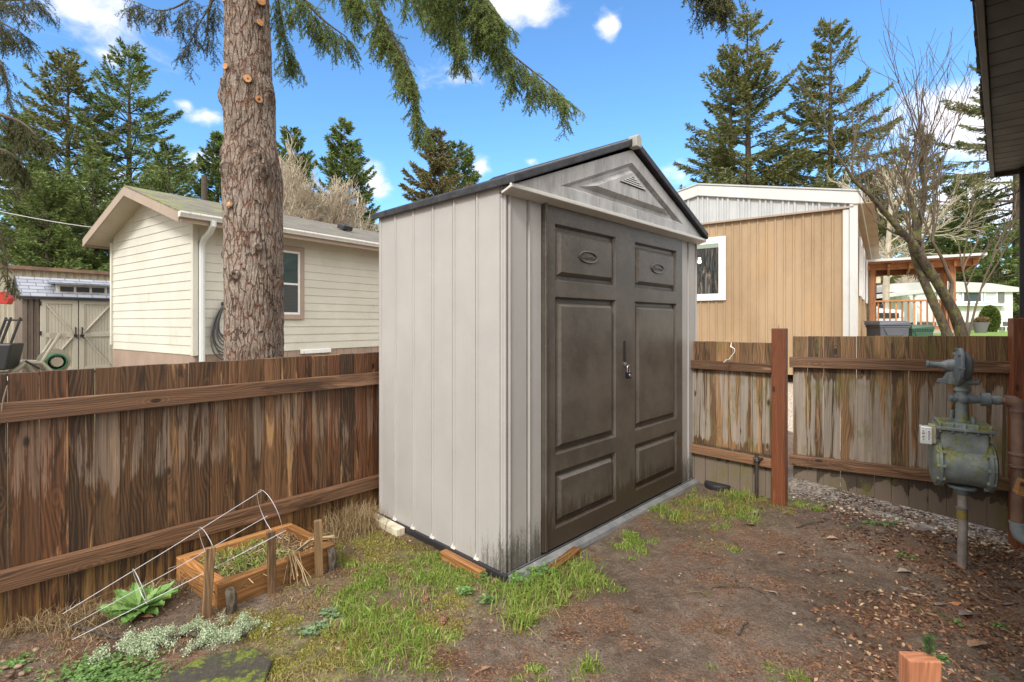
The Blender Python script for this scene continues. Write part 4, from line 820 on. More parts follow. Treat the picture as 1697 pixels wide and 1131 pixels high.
for k in range(1, 14): s = k*.42; mb.box((-.045, TW-s, (3.44+zt_(TW-s)-.22)/2), (.03, .035, zt_(TW-s)-.22-3.44))
mb.build('gable_panel', M['wmetal'], TH)
mb = MB(); mb.box((-.06, TW/2, 3.43), (.05, TW, .035)); mb.build('flashing', M['taupe'], TH)
mb = MB()
for s_ in (-1, 1):
    yE = TW/2+s_*(TW/2+.12); zE = zt_(yE)
    mb.prism([(-.1, TW/2, 4.30), (-.1, yE, zE), (-.1, yE, zE-.24), (-.1, TW/2, 4.06)], (.05, 0, 0)); mb.box((6, yE, zE-.12), (12.3, .03, .24))
mb.build('roof_band', M['wtrim'], TH, bevel=.01)
mb = MB(); gable_roof(mb, -.12, 12.2, TW/2, TW/2+.16, 4.33, .204, .03); mb.build('roof', M['wmetal'], TH)
mb = MB(); mb.prism([(-.06, -.02, .2), (-.06, -.2, .2), (-.06, -.2, .0)], (0, 0, .0)) if 0 else None
mb.box((-.02, -.0, 1.9), (.13, .13, 3.4)); mb.box((-.02, .12, 1.8), (.07, .1, 3.2)); mb.build('corner_trim', M['wtrim'], TH, bevel=.006)
mb = MB(); mb.box((6, -.17, 3.47), (12.2, .34, .02)); mb.build('soffit', M['tan'], TH)
TW_ = window(TH, (-.03, 3.42, 1.835), (0, -1, 0), (-1, 0, 0), 1.04, 1.18, .1, M['white'], M['white'], M['glass_tan'], mull=False)
mb = MB(); mb.box((-.05, 2.9, 2.93), (.004, .95, .09)); mb.build('blind', plain('green_blind', (.25, .32, .26), .6), TW_); mb = MB(); mb.lathe((-.047, 2.83, 2.60), (-1, 0, 0), [(0, .045), (.004, .045)], 14); mb.box((-.047, 2.83, 2.67), (.004, .06, .05)); mb.build('lamp', plain('lamp_glow', (1, .62, .22), .5, emit=1.6), TW_)
for x0 in (1.6, 3.6, 6.5): window(TH, (x0, -.03, 1.9), (1, 0, 0), (0, -1, 0), .8, 1.1, .08, M['white'], M['white'], M['glass'])
# ---- timber porch
M['porch'] = wood('porch_timber', (.25, .10, .04), (.40, .17, .065), (.5, .25, .11), .66, rough=.6)
PO = thing('timber_porch', 'orange timber porch with railing and flat roof beside the tan mobile home', 'porch', (11.12, 15.5, .3), math.atan2(-.595, .804))
for (x, y) in ((0, 0), (1.85, 0), (0, 2.4), (1.85, 2.4)): mb = MB(); mb.box((x, y, 1.35), (.15, .15, 2.7)); mb.build('post', M['porch'], PO, bevel=.006)
mb = MB(); mb.box((1.05, -.02, 2.68), (2.7, .12, .24)); mb.box((1.05, 2.4, 2.68), (2.7, .12, .24)); mb.build('beam', M['porch'], PO, bevel=.006)
mb = MB(); [mb.box((x, 1.2, 2.62), (.06, 3.0, .14)) for x in (-.1, .4, .9, 1.4, 1.9, 2.3)]; mb.build('rafters', M['porch'], PO)
mb = MB(); mb.box((1.05, 1.2, 2.75), (2.8, 3.2, .03)); mb.build('ceiling_board', M['porch'], PO); mb = MB(); mb.box((1.05, 1.15, 2.81), (2.95, 3.4, .07)); mb.build('roof', M['wtrim'], PO)
mb = MB(); mb.box((.95, 0, 1.60), (2.0, .14, .05)); mb.box((.95, 0, .80), (2.0, .05, .1)); mb.box((0, 1.2, 1.60), (.12, 2.4, .05)); mb.box((1.85, 1.2, 1.60), (.12, 2.4, .05)); mb.build('rail', M['porch'], PO, bevel=.004)
for k in range(12):
    mb = MB(); mb.box((.14+k*.145, 0, 1.2), (.045, .045, .78)); mb.build('baluster', M['porch'], PO)
for k in range(14):
    mb = MB(); mb.box((1.85, .14+k*.16, 1.2), (.045, .045, .78)); mb.build('baluster', M['porch'], PO)
mb = MB(); mb.box((.95, 1.2, .70), (2.1, 2.6, .1)); mb.build('deck_floor', paint('deck_grey', (.35, .33, .31), .7), PO)
mb = MB(); mb.box((.14, -.02, 2.25), (.12, .12, .2)); mb.build('porch_light', plain('frosted_lamp', (.8, .72, .5), .4), PO, bevel=.02)
# ---- bins
def bin_(px, Z, w_, zt0, name, lab, c, ridge):
    x = (px-CX)/F*Z; base = gz(x, Z); h_ = zt0-base; B = thing('wheelie_bin', lab, 'bin', (x, Z, base), -.15)
    m_ = paint(name, c, .45, .1, 4.); mb = MB()
    b, t_ = w_*.40, w_*.48; q = [(-b, -b, 0), (b, -b, 0), (b, b, 0), (-b, b, 0), (-t_, -t_, h_-.1), (t_, -t_, h_-.1), (t_, t_, h_-.1), (-t_, t_, h_-.1)]
    mb.add(q, [(0, 3, 2, 1), (4, 5, 6, 7), (0, 1, 5, 4), (1, 2, 6, 5), (2, 3, 7, 6), (3, 0, 4, 7)]); mb.box((0, 0, h_-.13), (w_*1.0, w_*1.0, .05))
    mb.prism([(-t_*.8, -t_-.012, h_-.16), (t_*.8, -t_-.012, h_-.16), (t_*.5, -t_-.012, h_-.34), (-t_*.5, -t_-.012, h_-.34)], (0, .03, 0)); mb.build('body', m_, B, bevel=.012)
    mb = MB(); mb.prism([(-w_*.53, -w_*.53, h_-.1), (w_*.53, -w_*.53, h_-.1), (w_*.50, -w_*.5, h_-.04), (w_*.45, -w_*.3, h_), (-w_*.45, -w_*.3, h_), (-w_*.5, -w_*.5, h_-.04)], (0, w_*1.05, 0)); 
    if ridge: [mb.box((k*w_*.11, -w_*.53, h_-.12), (w_*.05, .02, .05)) for k in range(-4, 5)]
    mb.build('lid', m_, B, bevel=.01)
    mb = MB(); k = -.16
    for ww in ((.05, .03, .0, .04, .04, .03, .04) if not ridge else (.05, .05, .05, .05, .05)):
        if ww: mb.box((k+ww/2, -t_*.93-.012, h_*.60), (ww*.8, .004, .045))
        k += ww+.01
    mb.build('lettering', M['white'], B)
    for s_ in (-1, 1): mb = MB(); mb.lathe((s_*b*1.02, b*.8, .1), (s_, 0, 0), [(0, .1), (.05, .1)], 16); mb.build('wheel', M['blackplastic'], B, smooth=True)
bin_(1470, 11.6, .62, 1.29, 'bin_grey', 'grey wheeled bin with domed lid behind the gate near the tan home', (.085, .095, .115), False)
bin_(1519, 11.9, .47, 1.20, 'bin_green', 'green wheeled bin with ridged lid rim behind the gate', (.03, .085, .05), True)
# ---- far white mobile home and carport
zb = .8; WM = thing('mobile_home', 'distant white mobile home with shuttered window and bay beyond the lawn', 'mobile home', (21.2, 26.5, zb), -.04)
mb = MB(); mb.box((2.4, 2, .25), (5.0, 4, .5)); mb.build('skirting', paint('dark_skirt', (.10, .10, .10), .8), WM)
mb = MB(); mb.keep = 1; ribwall(mb, lambda s, o, z: (s, -o, z), -1.5, 5.0, .45, lambda s: 2.3, [-1.3+.3*k for k in range(21)], .012, .01); ribwall(mb, lambda s, o, z: (5.0+o, s, z), 0, 9, .45, lambda s: 2.3, [.3*k for k in range(1, 29)], .012, .01); mb.build('wall', M['white'], WM)
mb = MB(); mb.prism([(-1.7, -.15, 2.05), (-1.7, -.15, 2.32), (-1.2, -.15, 2.5), (1.5, -.15, 2.62), (3.8, -.15, 2.5), (5.2, -.15, 2.28), (5.2, -.15, 2.05)], (0, 9.3, 0)); mb.build('roof', M['wtrim'], WM)
for x0, w_ in ((1.75, .4), (2.45, .95), (3.55, .6)): window(WM, (x0, -.03, 1.52), (1, 0, 0), (0, -1, 0), w_, .55, .05, M['white'], M['white'], M['glass2'] if x0 < 3 else plain('curtained_glass', (.5, .54, .56), .2), mull=x0 > 3)
mb = MB(); mb.box((4.4, -.04, 1.8), (.28, .04, .62)); mb.build('shutter', paint('shutter_grey', (.16, .17, .16), .6), WM)
mb = MB(); mb.box((2.9, -.15, 1.36), (3.2, .3, .07)); mb.build('sill', M['white'], WM)
mb = MB(); mb.box((5.02, 2.6, 1.4), (.05, .8, 1.0)); mb.build('side_door', M['glass2'], WM)
CP = thing('carport', 'white flat roofed carport sheltering the white truck beyond the porch', 'carport', (17.2, 24, .8), 0)
mb = MB(); mb.prism([(-.2, 0, 1.55), (3.6, 0, 2.0), (3.6, 0, 2.12), (-.2, 0, 1.67)], (0, 5, 0)); mb.build('roof', M['wtrim'], CP)
for x in (.1, 2.2, 3.3):
    mb = MB(); mb.box((x, .2, .75+.06*x), (.1, .1, 1.6+.12*x)); mb.build('post', M['white'], CP)
mb = MB(); mb.bar((1.9, .2, 1.65), (2.6, .2, 1.05), .06, .06); mb.build('brace', M['white'], CP)
# white truck, seen from the front
TR = thing('pickup_truck', 'white truck facing the camera under the carport beyond the porch railing', 'truck', (15.85, 21.2, .83), .25)
cw = paint('white_car_paint', (.72, .74, .76), .2, .03, 1.); mb = MB(); mb.prism([(-.9, 0, .3), (-.9, 0, .95), (-.9, 1.1, 1.08), (-.9, 1.2, 1.08), (-.9, 4.6, 1.08), (-.9, 4.6, .3)], (1.8, 0, 0)); mb.build('body', cw, TR, bevel=.07, seg=3)
mb = MB(); mb.add([(-.8, 1.0, 1.06), (.8, 1.0, 1.06), (.8, 3.2, 1.06), (-.8, 3.2, 1.06), (-.66, 1.6, 1.66), (.66, 1.6, 1.66), (.66, 2.9, 1.66), (-.66, 2.9, 1.66)], [(4, 5, 6, 7), (0, 1, 5, 4), (1, 2, 6, 5), (2, 3, 7, 6), (3, 0, 4, 7)]); mb.build('cab', cw, TR, bevel=.04)
mb = MB(); mb.add([(-.7, .995+.06, 1.13), (.7, .995+.06, 1.13), (.6, 1.52, 1.59), (-.6, 1.52, 1.59)], [(0, 1, 2, 3)]); mb.build('windshield', plain('windshield', (.30, .36, .38), .1), TR)
mb = MB(); mb.box((0, -.02, .72), (1.1, .06, .22)); mb.build('grille', M['blackplastic'], TR, bevel=.02); mb = MB(); mb.box((0, -.06, .42), (1.76, .12, .16)); mb.build('bumper', M['metal'], TR, bevel=.03)
for s_ in (-1, 1):
    mb = MB(); mb.box((s_*.72, -.01, .74), (.26, .06, .2)); mb.build('headlight', plain('headlight', (.7, .72, .75), .1), TR, bevel=.02)
    mb = MB(); mb.box((s_*1.02, 1.1, 1.15), (.2, .1, .2)); mb.build('mirror', M['blackplastic'], TR, bevel=.03)
    for y in (.8, 3.7): mb = MB(); mb.lathe((s_*.72, y, .32), (s_, 0, 0), [(0, .34), (.18, .34)], 20); mb.build('wheel', M['blackplastic'], TR, smooth=True)
# planter pot, round shrub, chair on the far lawn
p = at(1625, 551, 20); PT = thing('flower_pot', 'grey tapered pot with dry plant on the far lawn', 'pot', (p.x, p.y, gz(p.x, p.y)))
mb = MB(); mb.lathe((0, 0, 0), (0, 0, 1), [(0, .17), (.42, .27), (.42, .24)], 20); mb.build('pot', plain('pot_grey', (.16, .15, .16), .6), PT, smooth=True)
def blobleaf(name, n, rx, rz, cz, L, Wd, m, parent, sh=.72):
    d = unit(rng.normal(size=(n, 3))); r = sh+(1-sh)*rng.random((n, 1)); P_ = d*r*np.array([rx, rx, rz])+np.array([0, 0, cz]); V, Q = kites(P_, unit(d+rng.normal(0, .5, (n, 3))), np.full(n, L), np.full(n, Wd)); return npmesh(name, V, Q, m, parent)
LG = leafmat('shrub_green', [(.2, (.03, .06, .01)), (.6, (.10, .15, .025)), (.9, (.2, .25, .06))]); blobleaf('plant', 500, .24, .14, .46, .12, .04, straw, PT, .1)
p = at(1640, 548, 22); SB = thing('clipped_shrub', 'clipped rounded green shrub in front of the distant white mobile home', 'shrub', (p.x, p.y, gz(p.x, p.y)-.05)); blobleaf('foliage', 6000, .32, .6, .58, .08, .04, LG, SB, .86)
mb = MB(); mb.tube([(0, 0, 0), (0, 0, .6)], .05, 6); mb.lathe((0, 0, .05), (0, 0, 1), [(0, .16), (.2, .25), (.5, .28), (.85, .24), (1.05, .08)], 14); mb.build('stem', plain('inner_shrub', (.03, .04, .012), .9), SB)
p = at(1664, 548, 23); LC = thing('lawn_chair', 'small white plastic chair on the far lawn beside the shrub', 'chair', (p.x, p.y, gz(p.x, p.y)), .3)
mb = MB(); mb.box((0, 0, .22), (.34, .34, .04)); mb.build('seat', M['white'], LC, bevel=.01); mb = MB(); mb.box((0, .16, .42), (.34, .03, .4)); mb.build('backrest', M['white'], LC, bevel=.01)
for sx in (-1, 1):
    for sy in (-1, 1): mb = MB(); mb.box((sx*.15, sy*.15, .1), (.035, .035, .22)); mb.build('leg', M['white'], LC)
# weathered pole and overhead wire
p = at(338, 535, 20); PL = thing('utility_pole', 'weathered wooden pole top rising behind the cream house roof', 'pole', (p.x, p.y, 0)); mb = MB(); mb.tube([(0, 0, 0), (0, 0, 4), (.02, 0, 7.1)], [.13, .12, .11], 10); mb.build('pole', M['log'], PL, smooth=True)
a_, b_ = at(-60, 338, 16), at(240, 385, 22); mb = MB(); mb.tube([a_.lerp(b_, k/10)-Vector((0, 0, .15*math.sin(k/10*math.pi)))-a_ for k in range(11)], .014, 5); o_ = mb.build('overhead_wire', M['white'], smooth=True); o_.location = a_; tag(o_, 'thin pale overhead wire crossing in front of the left evergreens', 'wire')
# ================================================================ TREES
FIR = [leafmat('fir_green', [(.15, (.055, .085, .026)), (.5, (.145, .205, .06)), (.85, (.28, .35, .12))], .6, .3),
       leafmat('fir_olive', [(.15, (.065, .078, .026)), (.5, (.165, .185, .06)), (.85, (.31, .31, .13))], .6, .3),
       leafmat('fir_brown', [(.15, (.07, .068, .03)), (.5, (.18, .165, .07)), (.85, (.32, .28, .14))], .6, .3)]
M['bark_far'] = paint('far_bark', (.10, .075, .055), .85, .3, 3.)
def conifer(px, ytop, Z, R, zb, label, m=0, twin=False, dens=1., seed=0, droop=.22, group='evergreens beyond the fences', gap=.0, sp=1.):
    r0 = random.Random(seed*7+3); g = np.random.default_rng(seed+11)
    X = (px-CX)/F*Z; Ht = H+(HY-ytop)/F*Z; base = gz(X, Z) if Z < 60 else 0
    th = thing('fir_tree', label, 'tree', (X, Z, base), 0, group); Ht -= base
    tips = [(0, 0, Ht)]+([(-.05*Z*.6, .5, Ht*.9)] if twin else [])
    mb = MB(); mb.keep = 1; PP = []; DD = []; LL = []
    for ti, (tx, ty, tz) in enumerate(tips):
        lean = r0.uniform(-.01, .01)*tz
        mb.tube([(tx, ty, -.2), (tx+lean*.5, ty, tz*.5), (tx+lean, ty, tz)], [Ht*.014, Ht*.009, .02], 6, r=.5)
        z = zb
        while z < tz-.15:
            f = (z-zb)/(tz-zb); Lm = 1.3*R*((1-f)**.74)*(.75 if ti else 1)+.16*Z/35; nb = int(r0.uniform(5, 8)*(1 if f < .8 else .8))
            for k in range(nb):
                if r0.random() < gap: continue
                an = r0.uniform(0, 6.28); L = Lm*r0.uniform(.55, 1.15); rise = r0.uniform(-.05, .25)+f*.5
                n = 7; pts = []
                for i in range(n):
                    s = i/(n-1); zz = z+L*(rise*s-droop*2.0*s*s*(1-f*.8)+droop*1.1*s**4); pts.append(Vector((tx+lean*z/tz+math.cos(an+.12*s)*L*s, ty+math.sin(an+.12*s)*L*s, zz)))
                mb.tube([pts[0], pts[3], pts[6]], [.012*L+.01, .008*L+.006, .004], 3, False)
                cnt = int(L*84*dens*35/Z)+6; s = g.uniform(.12, 1.02, cnt)**.8; idx = np.clip(s*(n-1), 0, n-1.001); i0 = idx.astype(int); fr = (idx-i0)[:, None]
                A_ = np.array([tuple(p) for p in pts]); B = A_[i0]*(1-fr)+A_[i0+1]*fr; T_ = unit(A_[i0+1]-A_[i0]); side = unit(np.cross(T_, [0, 0, 1.])); sg_ = g.choice([-1, 1], cnt)[:, None]
                wid = (L*.26*(1.08-s)*g.random(cnt))[:, None]; B = B+side*sg_*wid+np.array([0, 0, -1])*wid*g.uniform(.1, .75, (cnt, 1))+T_*wid*.5
                Dk = unit(T_*.8+side*sg_*.65+np.array([0, 0, -.35])+g.normal(0, .3, (cnt, 3))); PP.append(B); DD.append(Dk); LL.append(g.uniform(.6, 1.35, cnt))
            z += r0.uniform(.42, .74)*sp*Z/35*(1 if f < .8 else .8)
    P_ = np.concatenate(PP); D_ = np.concatenate(DD); L_ = np.concatenate(LL)*Z*.0082
    V, Q = kites(P_, D_, L_, L_*.27, .5); npmesh('crown', V, Q, FIR[m], th); mb.build('trunk', M['bark_far'], th)
    return th
conifer(112, 84, 34, 4.6, 2, 'tall evergreen with thin top, left of the pair behind the beige shed', 1, seed=1, gap=.1)
conifer(214, 74, 36, 5.4, 2, 'tallest pointed evergreen above the cream house gable', 0, seed=2, gap=.1)
conifer(30, 190, 30, 4.2, 0, 'bushy evergreen at the left edge behind the long cream mobile home', 0, seed=3)
conifer(160, 262, 27, 4.4, 0, 'lower dense green evergreen just left of the cream house gable', 0, seed=4, dens=1.2)
conifer(278, 240, 31, 4.0, 0, 'dense evergreen behind the cream house roof left of the weathered pole', 0, seed=5, dens=1.1)
conifer(80, 285, 25, 3.8, 0, 'lower dense evergreen above the beige shed dormer', 0, seed=15, dens=1.2)
conifer(362, 222, 42, 3.4, 0, 'narrow evergreen just left of the big bark trunk', 0, seed=6, sp=.6, dens=1.3)
conifer(480, 214, 44, 3.6, 2, 'evergreen peeking out right behind the big bark trunk', 0, seed=7, sp=.6, dens=1.2)
conifer(572, 200, 40, 3.5, 0, 'slender pointed evergreen right of the pale bare tree', 0, seed=8, sp=.55, dens=1.3)
conifer(608, 318, 40, 1.6, 0, 'small thin evergreen tip just left of the grey shed roof', 0, seed=9, sp=.6, dens=1.3)
conifer(722, 216, 27, 2.5, 2, 'brownish spruce rising behind the grey shed roof', 2, seed=10, droop=.12, sp=.6, dens=1.3)
conifer(762, 238, 31, 2.6, 2, 'green evergreen half hidden to the right of the brownish spruce', 0, seed=11, sp=.65, dens=1.2)
conifer(1242, 14, 34, 4.9, 2, 'tall open evergreen with two trunks above the tan mobile home', 1, True, seed=12, gap=.22, dens=1.05)
conifer(1376, 30, 33, 4.3, 2, 'tall full evergreen to the right of the twin trunk one', 1, seed=13, gap=.05, dens=1.15)
conifer(1290, 250, 37, 4, 2, 'low evergreen filling the gap between the two tallest right hand trees', 0, seed=23)
conifer(1515, 215, 42, 4.6, 1, 'evergreen behind the leaning bare tree, its top just above the clouds', 1, seed=14, gap=.15)
conifer(1445, 300, 40, 4.0, 1, 'low evergreen behind the end of the tan mobile home roof', 1, seed=24)
conifer(1600, 300, 36, 4.5, 1, 'dark evergreen above the distant white mobile home', 0, seed=16, gap=.1)
conifer(1655, 372, 31, 3.4, 1, 'low bushy green evergreen behind the distant white mobile home', 0, seed=17, dens=1.2)
conifer(1560, 385, 44, 3.6, 1, 'low dark evergreen seen through the leaning bare tree', 0, seed=18)
conifer(1684, 60, 34, 5.5, 6.8, 'big reddish trunk evergreen at the right edge under the eave', 1, seed=19, gap=.3)
# far-off woods, one mass on the horizon
n = 26000; an = rng.uniform(-.9, .9, n); rr = rng.uniform(62, 80, n); X = np.tan(an)*0+rr*np.sin(an); Y = rr*np.cos(an); hh = np.array([6+3.5*mn.noise((x*.18, y*.05, 0))+3*mn.noise((x*.6, 0, 2)) for x, y in zip(X, Y)])
P_ = np.stack([X, Y, hh*rng.random(n)**.7], 1); V, Q = kites(P_, unit(rng.normal(0, 1, (n, 3))+np.array([0, 0, .6])), rng.uniform(.8, 1.8, n), rng.uniform(.5, .9, n)); o_ = npmesh('distant_woods', V, Q, FIR[1]); tag(o_, 'far belt of mixed green and brown woods on the horizon', 'woods', None, 'stuff')
# ---- bare trees
M['twig_pale'] = paint('pale_bark', (.46, .40, .31), .8, .25, 3.); M['twig_grey'] = paint('grey_brown_bark', (.20, .16, .12), .8, .3, 3.)
def sprout(mb, p, d, L, r, dep, g, up=.25, spread=.6, nch=(3, 5), minr=.003, seg=4, wig=.16):
    pts = [p]; q = p.copy(); dd = d.normalized(); dirs = []
    for i in range(seg):
        dd = (dd+Vector((g.gauss(0, wig), g.gauss(0, wig), g.gauss(0, wig)+up*.3))).normalized(); q = q+dd*L/seg; pts.append(q.copy()); dirs.append(dd.copy())
    mb.tube(pts, [max(minr, r*(1-.62*i/seg)) for i in range(seg+1)], 3 if dep < 2 else 5, False, r=g.random())
    if dep <= 0: return
    for k in range(g.randint(*nch)):
        s = g.uniform(.25, 1.); i = min(seg-1, int(s*seg)); b = pts[i].lerp(pts[i+1], s*seg-i)
        v = Vector((g.gauss(0, 1), g.gauss(0, 1), g.gauss(.2, .7))).normalized(); nd = (dirs[i]+v*spread).normalized()
        sprout(mb, b, nd, L*g.uniform(.5, .78), r*.5, dep-1, g, up, spread, nch, minr, seg, wig)
def bare(px, ytop, Z, label, m, seed, wmul=1., minr=.012, n0=5, zb=1.2, spread=.6, dep=4, nch=(3, 5), group='bare deciduous trees beyond the fences'):
    g = random.Random(seed); X = (px-CX)/F*Z; Ht = H+(HY-ytop)/F*Z; th = thing('bare_tree', label, 'tree', (X, Z, 0), 0, group)
    mb = MB(); mb.keep = 1; mb.tube([(0, 0, -.1), (.1, 0, zb*.6), (.05, 0, zb+.6), (.0, 0, Ht*.55)], [Ht*.02, Ht*.017, Ht*.014, Ht*.006], 8); mb.build('trunk', m, th, smooth=True)
    mb = MB(); mb.keep = 1
    for k in range(n0):
        z = zb+(Ht*.5-zb)*k/n0; an = g.uniform(0, 6.28); sprout(mb, Vector((.05, 0, z)), Vector((math.cos(an)*wmul, math.sin(an)*wmul, g.uniform(.7, 1.4))), (Ht-z)*g.uniform(.36, .46), Ht*.009, dep, g, .22, spread, nch, minr)
    mb.build('crown', m, th)
bare(508, 236, 27, 'pale bare tree with a dense haze of twigs right of the big trunk', M['twig_pale'], 3, .6, .010, 8, nch=(4, 6))
bare(548, 290, 29, 'smaller pale bare tree in front of the slender evergreen', M['twig_pale'], 4, .6, .011, 5)
bare(1465, 395, 30, 'bare brown tree behind the porch roof', M['twig_pale'], 5, .9, .012, 6)
bare(1530, 405, 33, 'bare grey tree over the carport', M['twig_grey'], 6, .9, .013, 6)
bare(1432, 350, 28, 'thin bare tree behind the roof of the tan mobile home', M['twig_pale'], 7, .6, .010, 5)
bare(1600, 430, 35, 'bare twiggy tree above the distant white mobile home roof', M['twig_grey'], 8, 1., .013, 6)
# white birch like stems behind porch
bt = thing('birch_tree', 'pale straight trunk standing behind the orange porch', 'tree', (at(1466, 535, 24).x, 24, .8)); mb = MB(); mb.tube([(0, 0, 0), (.1, 0, 3), (.35, 0, 7)], [.16, .13, .07], 8); mb.build('trunk', M['twig_pale'], bt, smooth=True)
g = random.Random(5); mb = MB(); mb.keep = 1; [sprout(mb, Vector((.1+.04*k, 0, 2.5+k*.45)), Vector((g.choice([-1, 1])*g.uniform(.4, 1), g.uniform(-1, 1), .6)), 2.0, .04, 3, g, .1, .6, (3, 5), .010) for k in range(9)]; mb.build('crown', M['twig_pale'], bt)
# ---- leaning bare tree behind the gate
LT = thing('leaning_tree', 'leaning bare tree with mossy forked trunk behind the gate', 'tree', (at(1592, 560, 7).x, 7, 0)); off = Vector((at(1592, 560, 7).x, 7, 0))
t = T('mossy_bark'); o = t.obj(); n = t.noise(t.map(o, (14, 14, 3)), 1.5, 6, .7); c = t.ramp(n, [(.4, (.018, .014, .009)), (.6, (.075, .055, .036))]); c = t.mix(t.mr(t.noise(o, 7, 6, .8), .47, .6, 0., .75), c, (.13, .13, .03)); t.bump(n, .6, .015); M['mossbark'] = t.done(c, .85)
def stem(pl, r0, r1, Z0, Z1): 
    n = len(pl); return [at(x, y, Z0+(Z1-Z0)*i/(n-1))-off for i, (x, y) in enumerate(pl)], [r0+(r1-r0)*(i/(n-1))**.8 for i in range(n)]
S = [stem([(1606, 640), (1596, 560), (1582, 520), (1560, 480), (1535, 440), (1514, 405), (1490, 380), (1465, 350), (1440, 322), (1415, 300), (1402, 278)], .088, .016, 7, 6.7),
     stem([(1578, 640), (1572, 560), (1560, 530), (1546, 500), (1532, 468), (1518, 432), (1510, 404)], .065, .045, 6.9, 7.0),
     stem([(1514, 412), (1517, 380), (1514, 345), (1503, 310), (1495, 282)], .045, .014, 7, 7.1), stem([(1520, 418), (1521, 380), (1529, 345), (1532, 312), (1526, 275), (1530, 240)], .05, .02, 7, 7.2),
     stem([(1574, 500), (1578, 470), (1562, 430), (1545, 400), (1549, 350), (1545, 300)], .028, .01, 6.9, 6.8), stem([(1588, 640), (1600, 560), (1606, 500), (1594, 440), (1588, 400)], .02, .008, 7.0, 7.3), stem([(1604, 560), (1618, 505), (1632, 460), (1650, 420), (1668, 395)], .016, .005, 7.0, 6.9),
     stem([(1500, 392), (1480, 386), (1462, 374), (1447, 366)], .02, .006, 6.9, 6.8), stem([(1540, 448), (1526, 400), (1508, 392), (1490, 396)], .018, .006, 7, 6.8)]
for i, (p_, r_) in enumerate(S[:4]): mb = MB(); mb.tube(p_, r_, 12); mb.build('trunk' if i < 2 else 'limb', M['mossbark'], LT, smooth=True)
mb = MB(); mb.keep = 1; g = random.Random(21)
for p_, r_ in S[4:]: mb.tube(p_, r_, 6)
for i, (p_, r_) in enumerate(S):
    if i == 1: continue
    cntb = {0: 14, 2: 9, 3: 13, 4: 5, 5: 3, 6: 3, 7: 3, 8: 3}[i]
    for k in range(cntb):
        s = g.uniform(.42 if i == 0 else .3, 1.)*(len(p_)-1); j = min(len(p_)-2, int(s)); b = p_[j].lerp(p_[j+1], s-j)
        sprout(mb, b, Vector((g.gauss(-.15 if i == 0 else .1, .5), g.gauss(0, .45), 1.1)), g.uniform(.55, 1.15), .011, 2, g, .35, .55, (2, 4), .0028, 5, .1)
mb.build('twigs', paint('twig_bark', (.105, .078, .052), .8, .3, 6., (.15, .15, .05)), LT)
# ================================================================ THE BIG TRUNK
t = T('furrowed_bark'); o = t.obj(); wv = t.map(o, (1, 1, .20))
nn_ = t.noise(o, 5, 4, .6); wp = t.n('ShaderNodeVectorMath', operation='ADD'); t.put(wp.inputs[0], wv)
cmb = t.n('ShaderNodeCombineXYZ'); q = t.math('MULTIPLY_ADD', nn_, .08, -.04); t.put(cmb.inputs[0], q); t.put(cmb.inputs[1], q); t.put(cmb.inputs[2], t.math('MULTIPLY', q, .5)); t.put(wp.inputs[1], cmb.outputs[0])
ve = t.vor(wp.outputs[0], 26, 'DISTANCE_TO_EDGE'); v2 = t.vor(t.map(o, (1, 1, .45)), 75, 'DISTANCE_TO_EDGE'); fn_ = t.noise(t.map(o, (1, 1, .5)), 60, 6, .75)
c = t.ramp(t.math('ADD', t.math('MULTIPLY', fn_, .7), t.math('MULTIPLY', t.noise(o, 3, 4), .4)), [(.42, (.135, .10, .076)), (.55, (.27, .215, .172)), (.68, (.42, .355, .30))])
crk = t.mr(t.math('ADD', ve, t.math('MULTIPLY_ADD', fn_, .12, -.06)), .0, .10, 1., 0.); c = t.mix(t.math('MULTIPLY', crk, .85), c, t.ramp(t.noise(o, 9, 4, .7), [(.4, (.04, .022, .015)), (.55, (.24, .085, .035))]))
c = t.mix(t.mr(v2, 0., .05, .45, 0.), c, (.07, .045, .035)); c = t.mix(t.mr(t.noise(o, 7, 6, .8), .60, .70, 0., .7), c, (.30, .22, .10)); 
KA = t.n('ShaderNodeAttribute', attribute_name='knot').outputs['Fac']; c = t.mix(t.math('MULTIPLY', KA, t.mr(t.noise(o, 25, 5, .75), .4, .55)), c, (.075, .05, .036))
t.bump(t.math('ADD', t.math('MULTIPLY', crk, -1.), t.math('MULTIPLY', fn_, .7)), .9, .02); BARK = t.done(c, .85)
TZ = 4.3; TX = (424-CX)/F*TZ; BT = thing('big_spruce', 'large spruce trunk with furrowed bark and sawn branch stubs behind the left fence', 'tree', (TX, TZ, 0)); TB = Vector((TX, TZ, 0))
prof_px = [(1131, 424, 60), (700, 423, 49), (590, 421, 49.5), (500, 421, 48), (400, 421, 47.5), (350, 419, 49.5), (300, 419, 50), (270, 417, 47), (235, 415, 42), (200, 414, 43), (165, 412, 45), (150, 411, 44.5), (130, 411, 40), (60, 411, 37.5), (0, 410, 36.5), (-200, 408, 35), (-700, 404, 26), (-1100, 402, 14)]
zs_ = [H+(HY-y)/F*TZ for y, _, _ in prof_px]; xs_ = [(x-CX)/F*TZ-TX for _, x, _ in prof_px]; rs_ = [w_/F*TZ for _, _, w_ in prof_px]
KN = [(388, 14, 1, .03), (442, 12, 1, .034), (442, 50, 1, .022), (393, 128, 1, .02), (431, 149, 1, .026), (445, 178, 1, .024), (388, 152, 0, .04), (365, 165, 0, .055), (455, 160, 0, .05), (368, 258, 0, .05), (450, 275, 0, .06), (388, 290, 0, .045), (455, 295, 0, .05), (405, 350, 2, .03), (448, 415, 0, .03), (414, 460, 0, .035), (436, 250, 0, .035), (372, 425, 0, .03)]
KZ = []
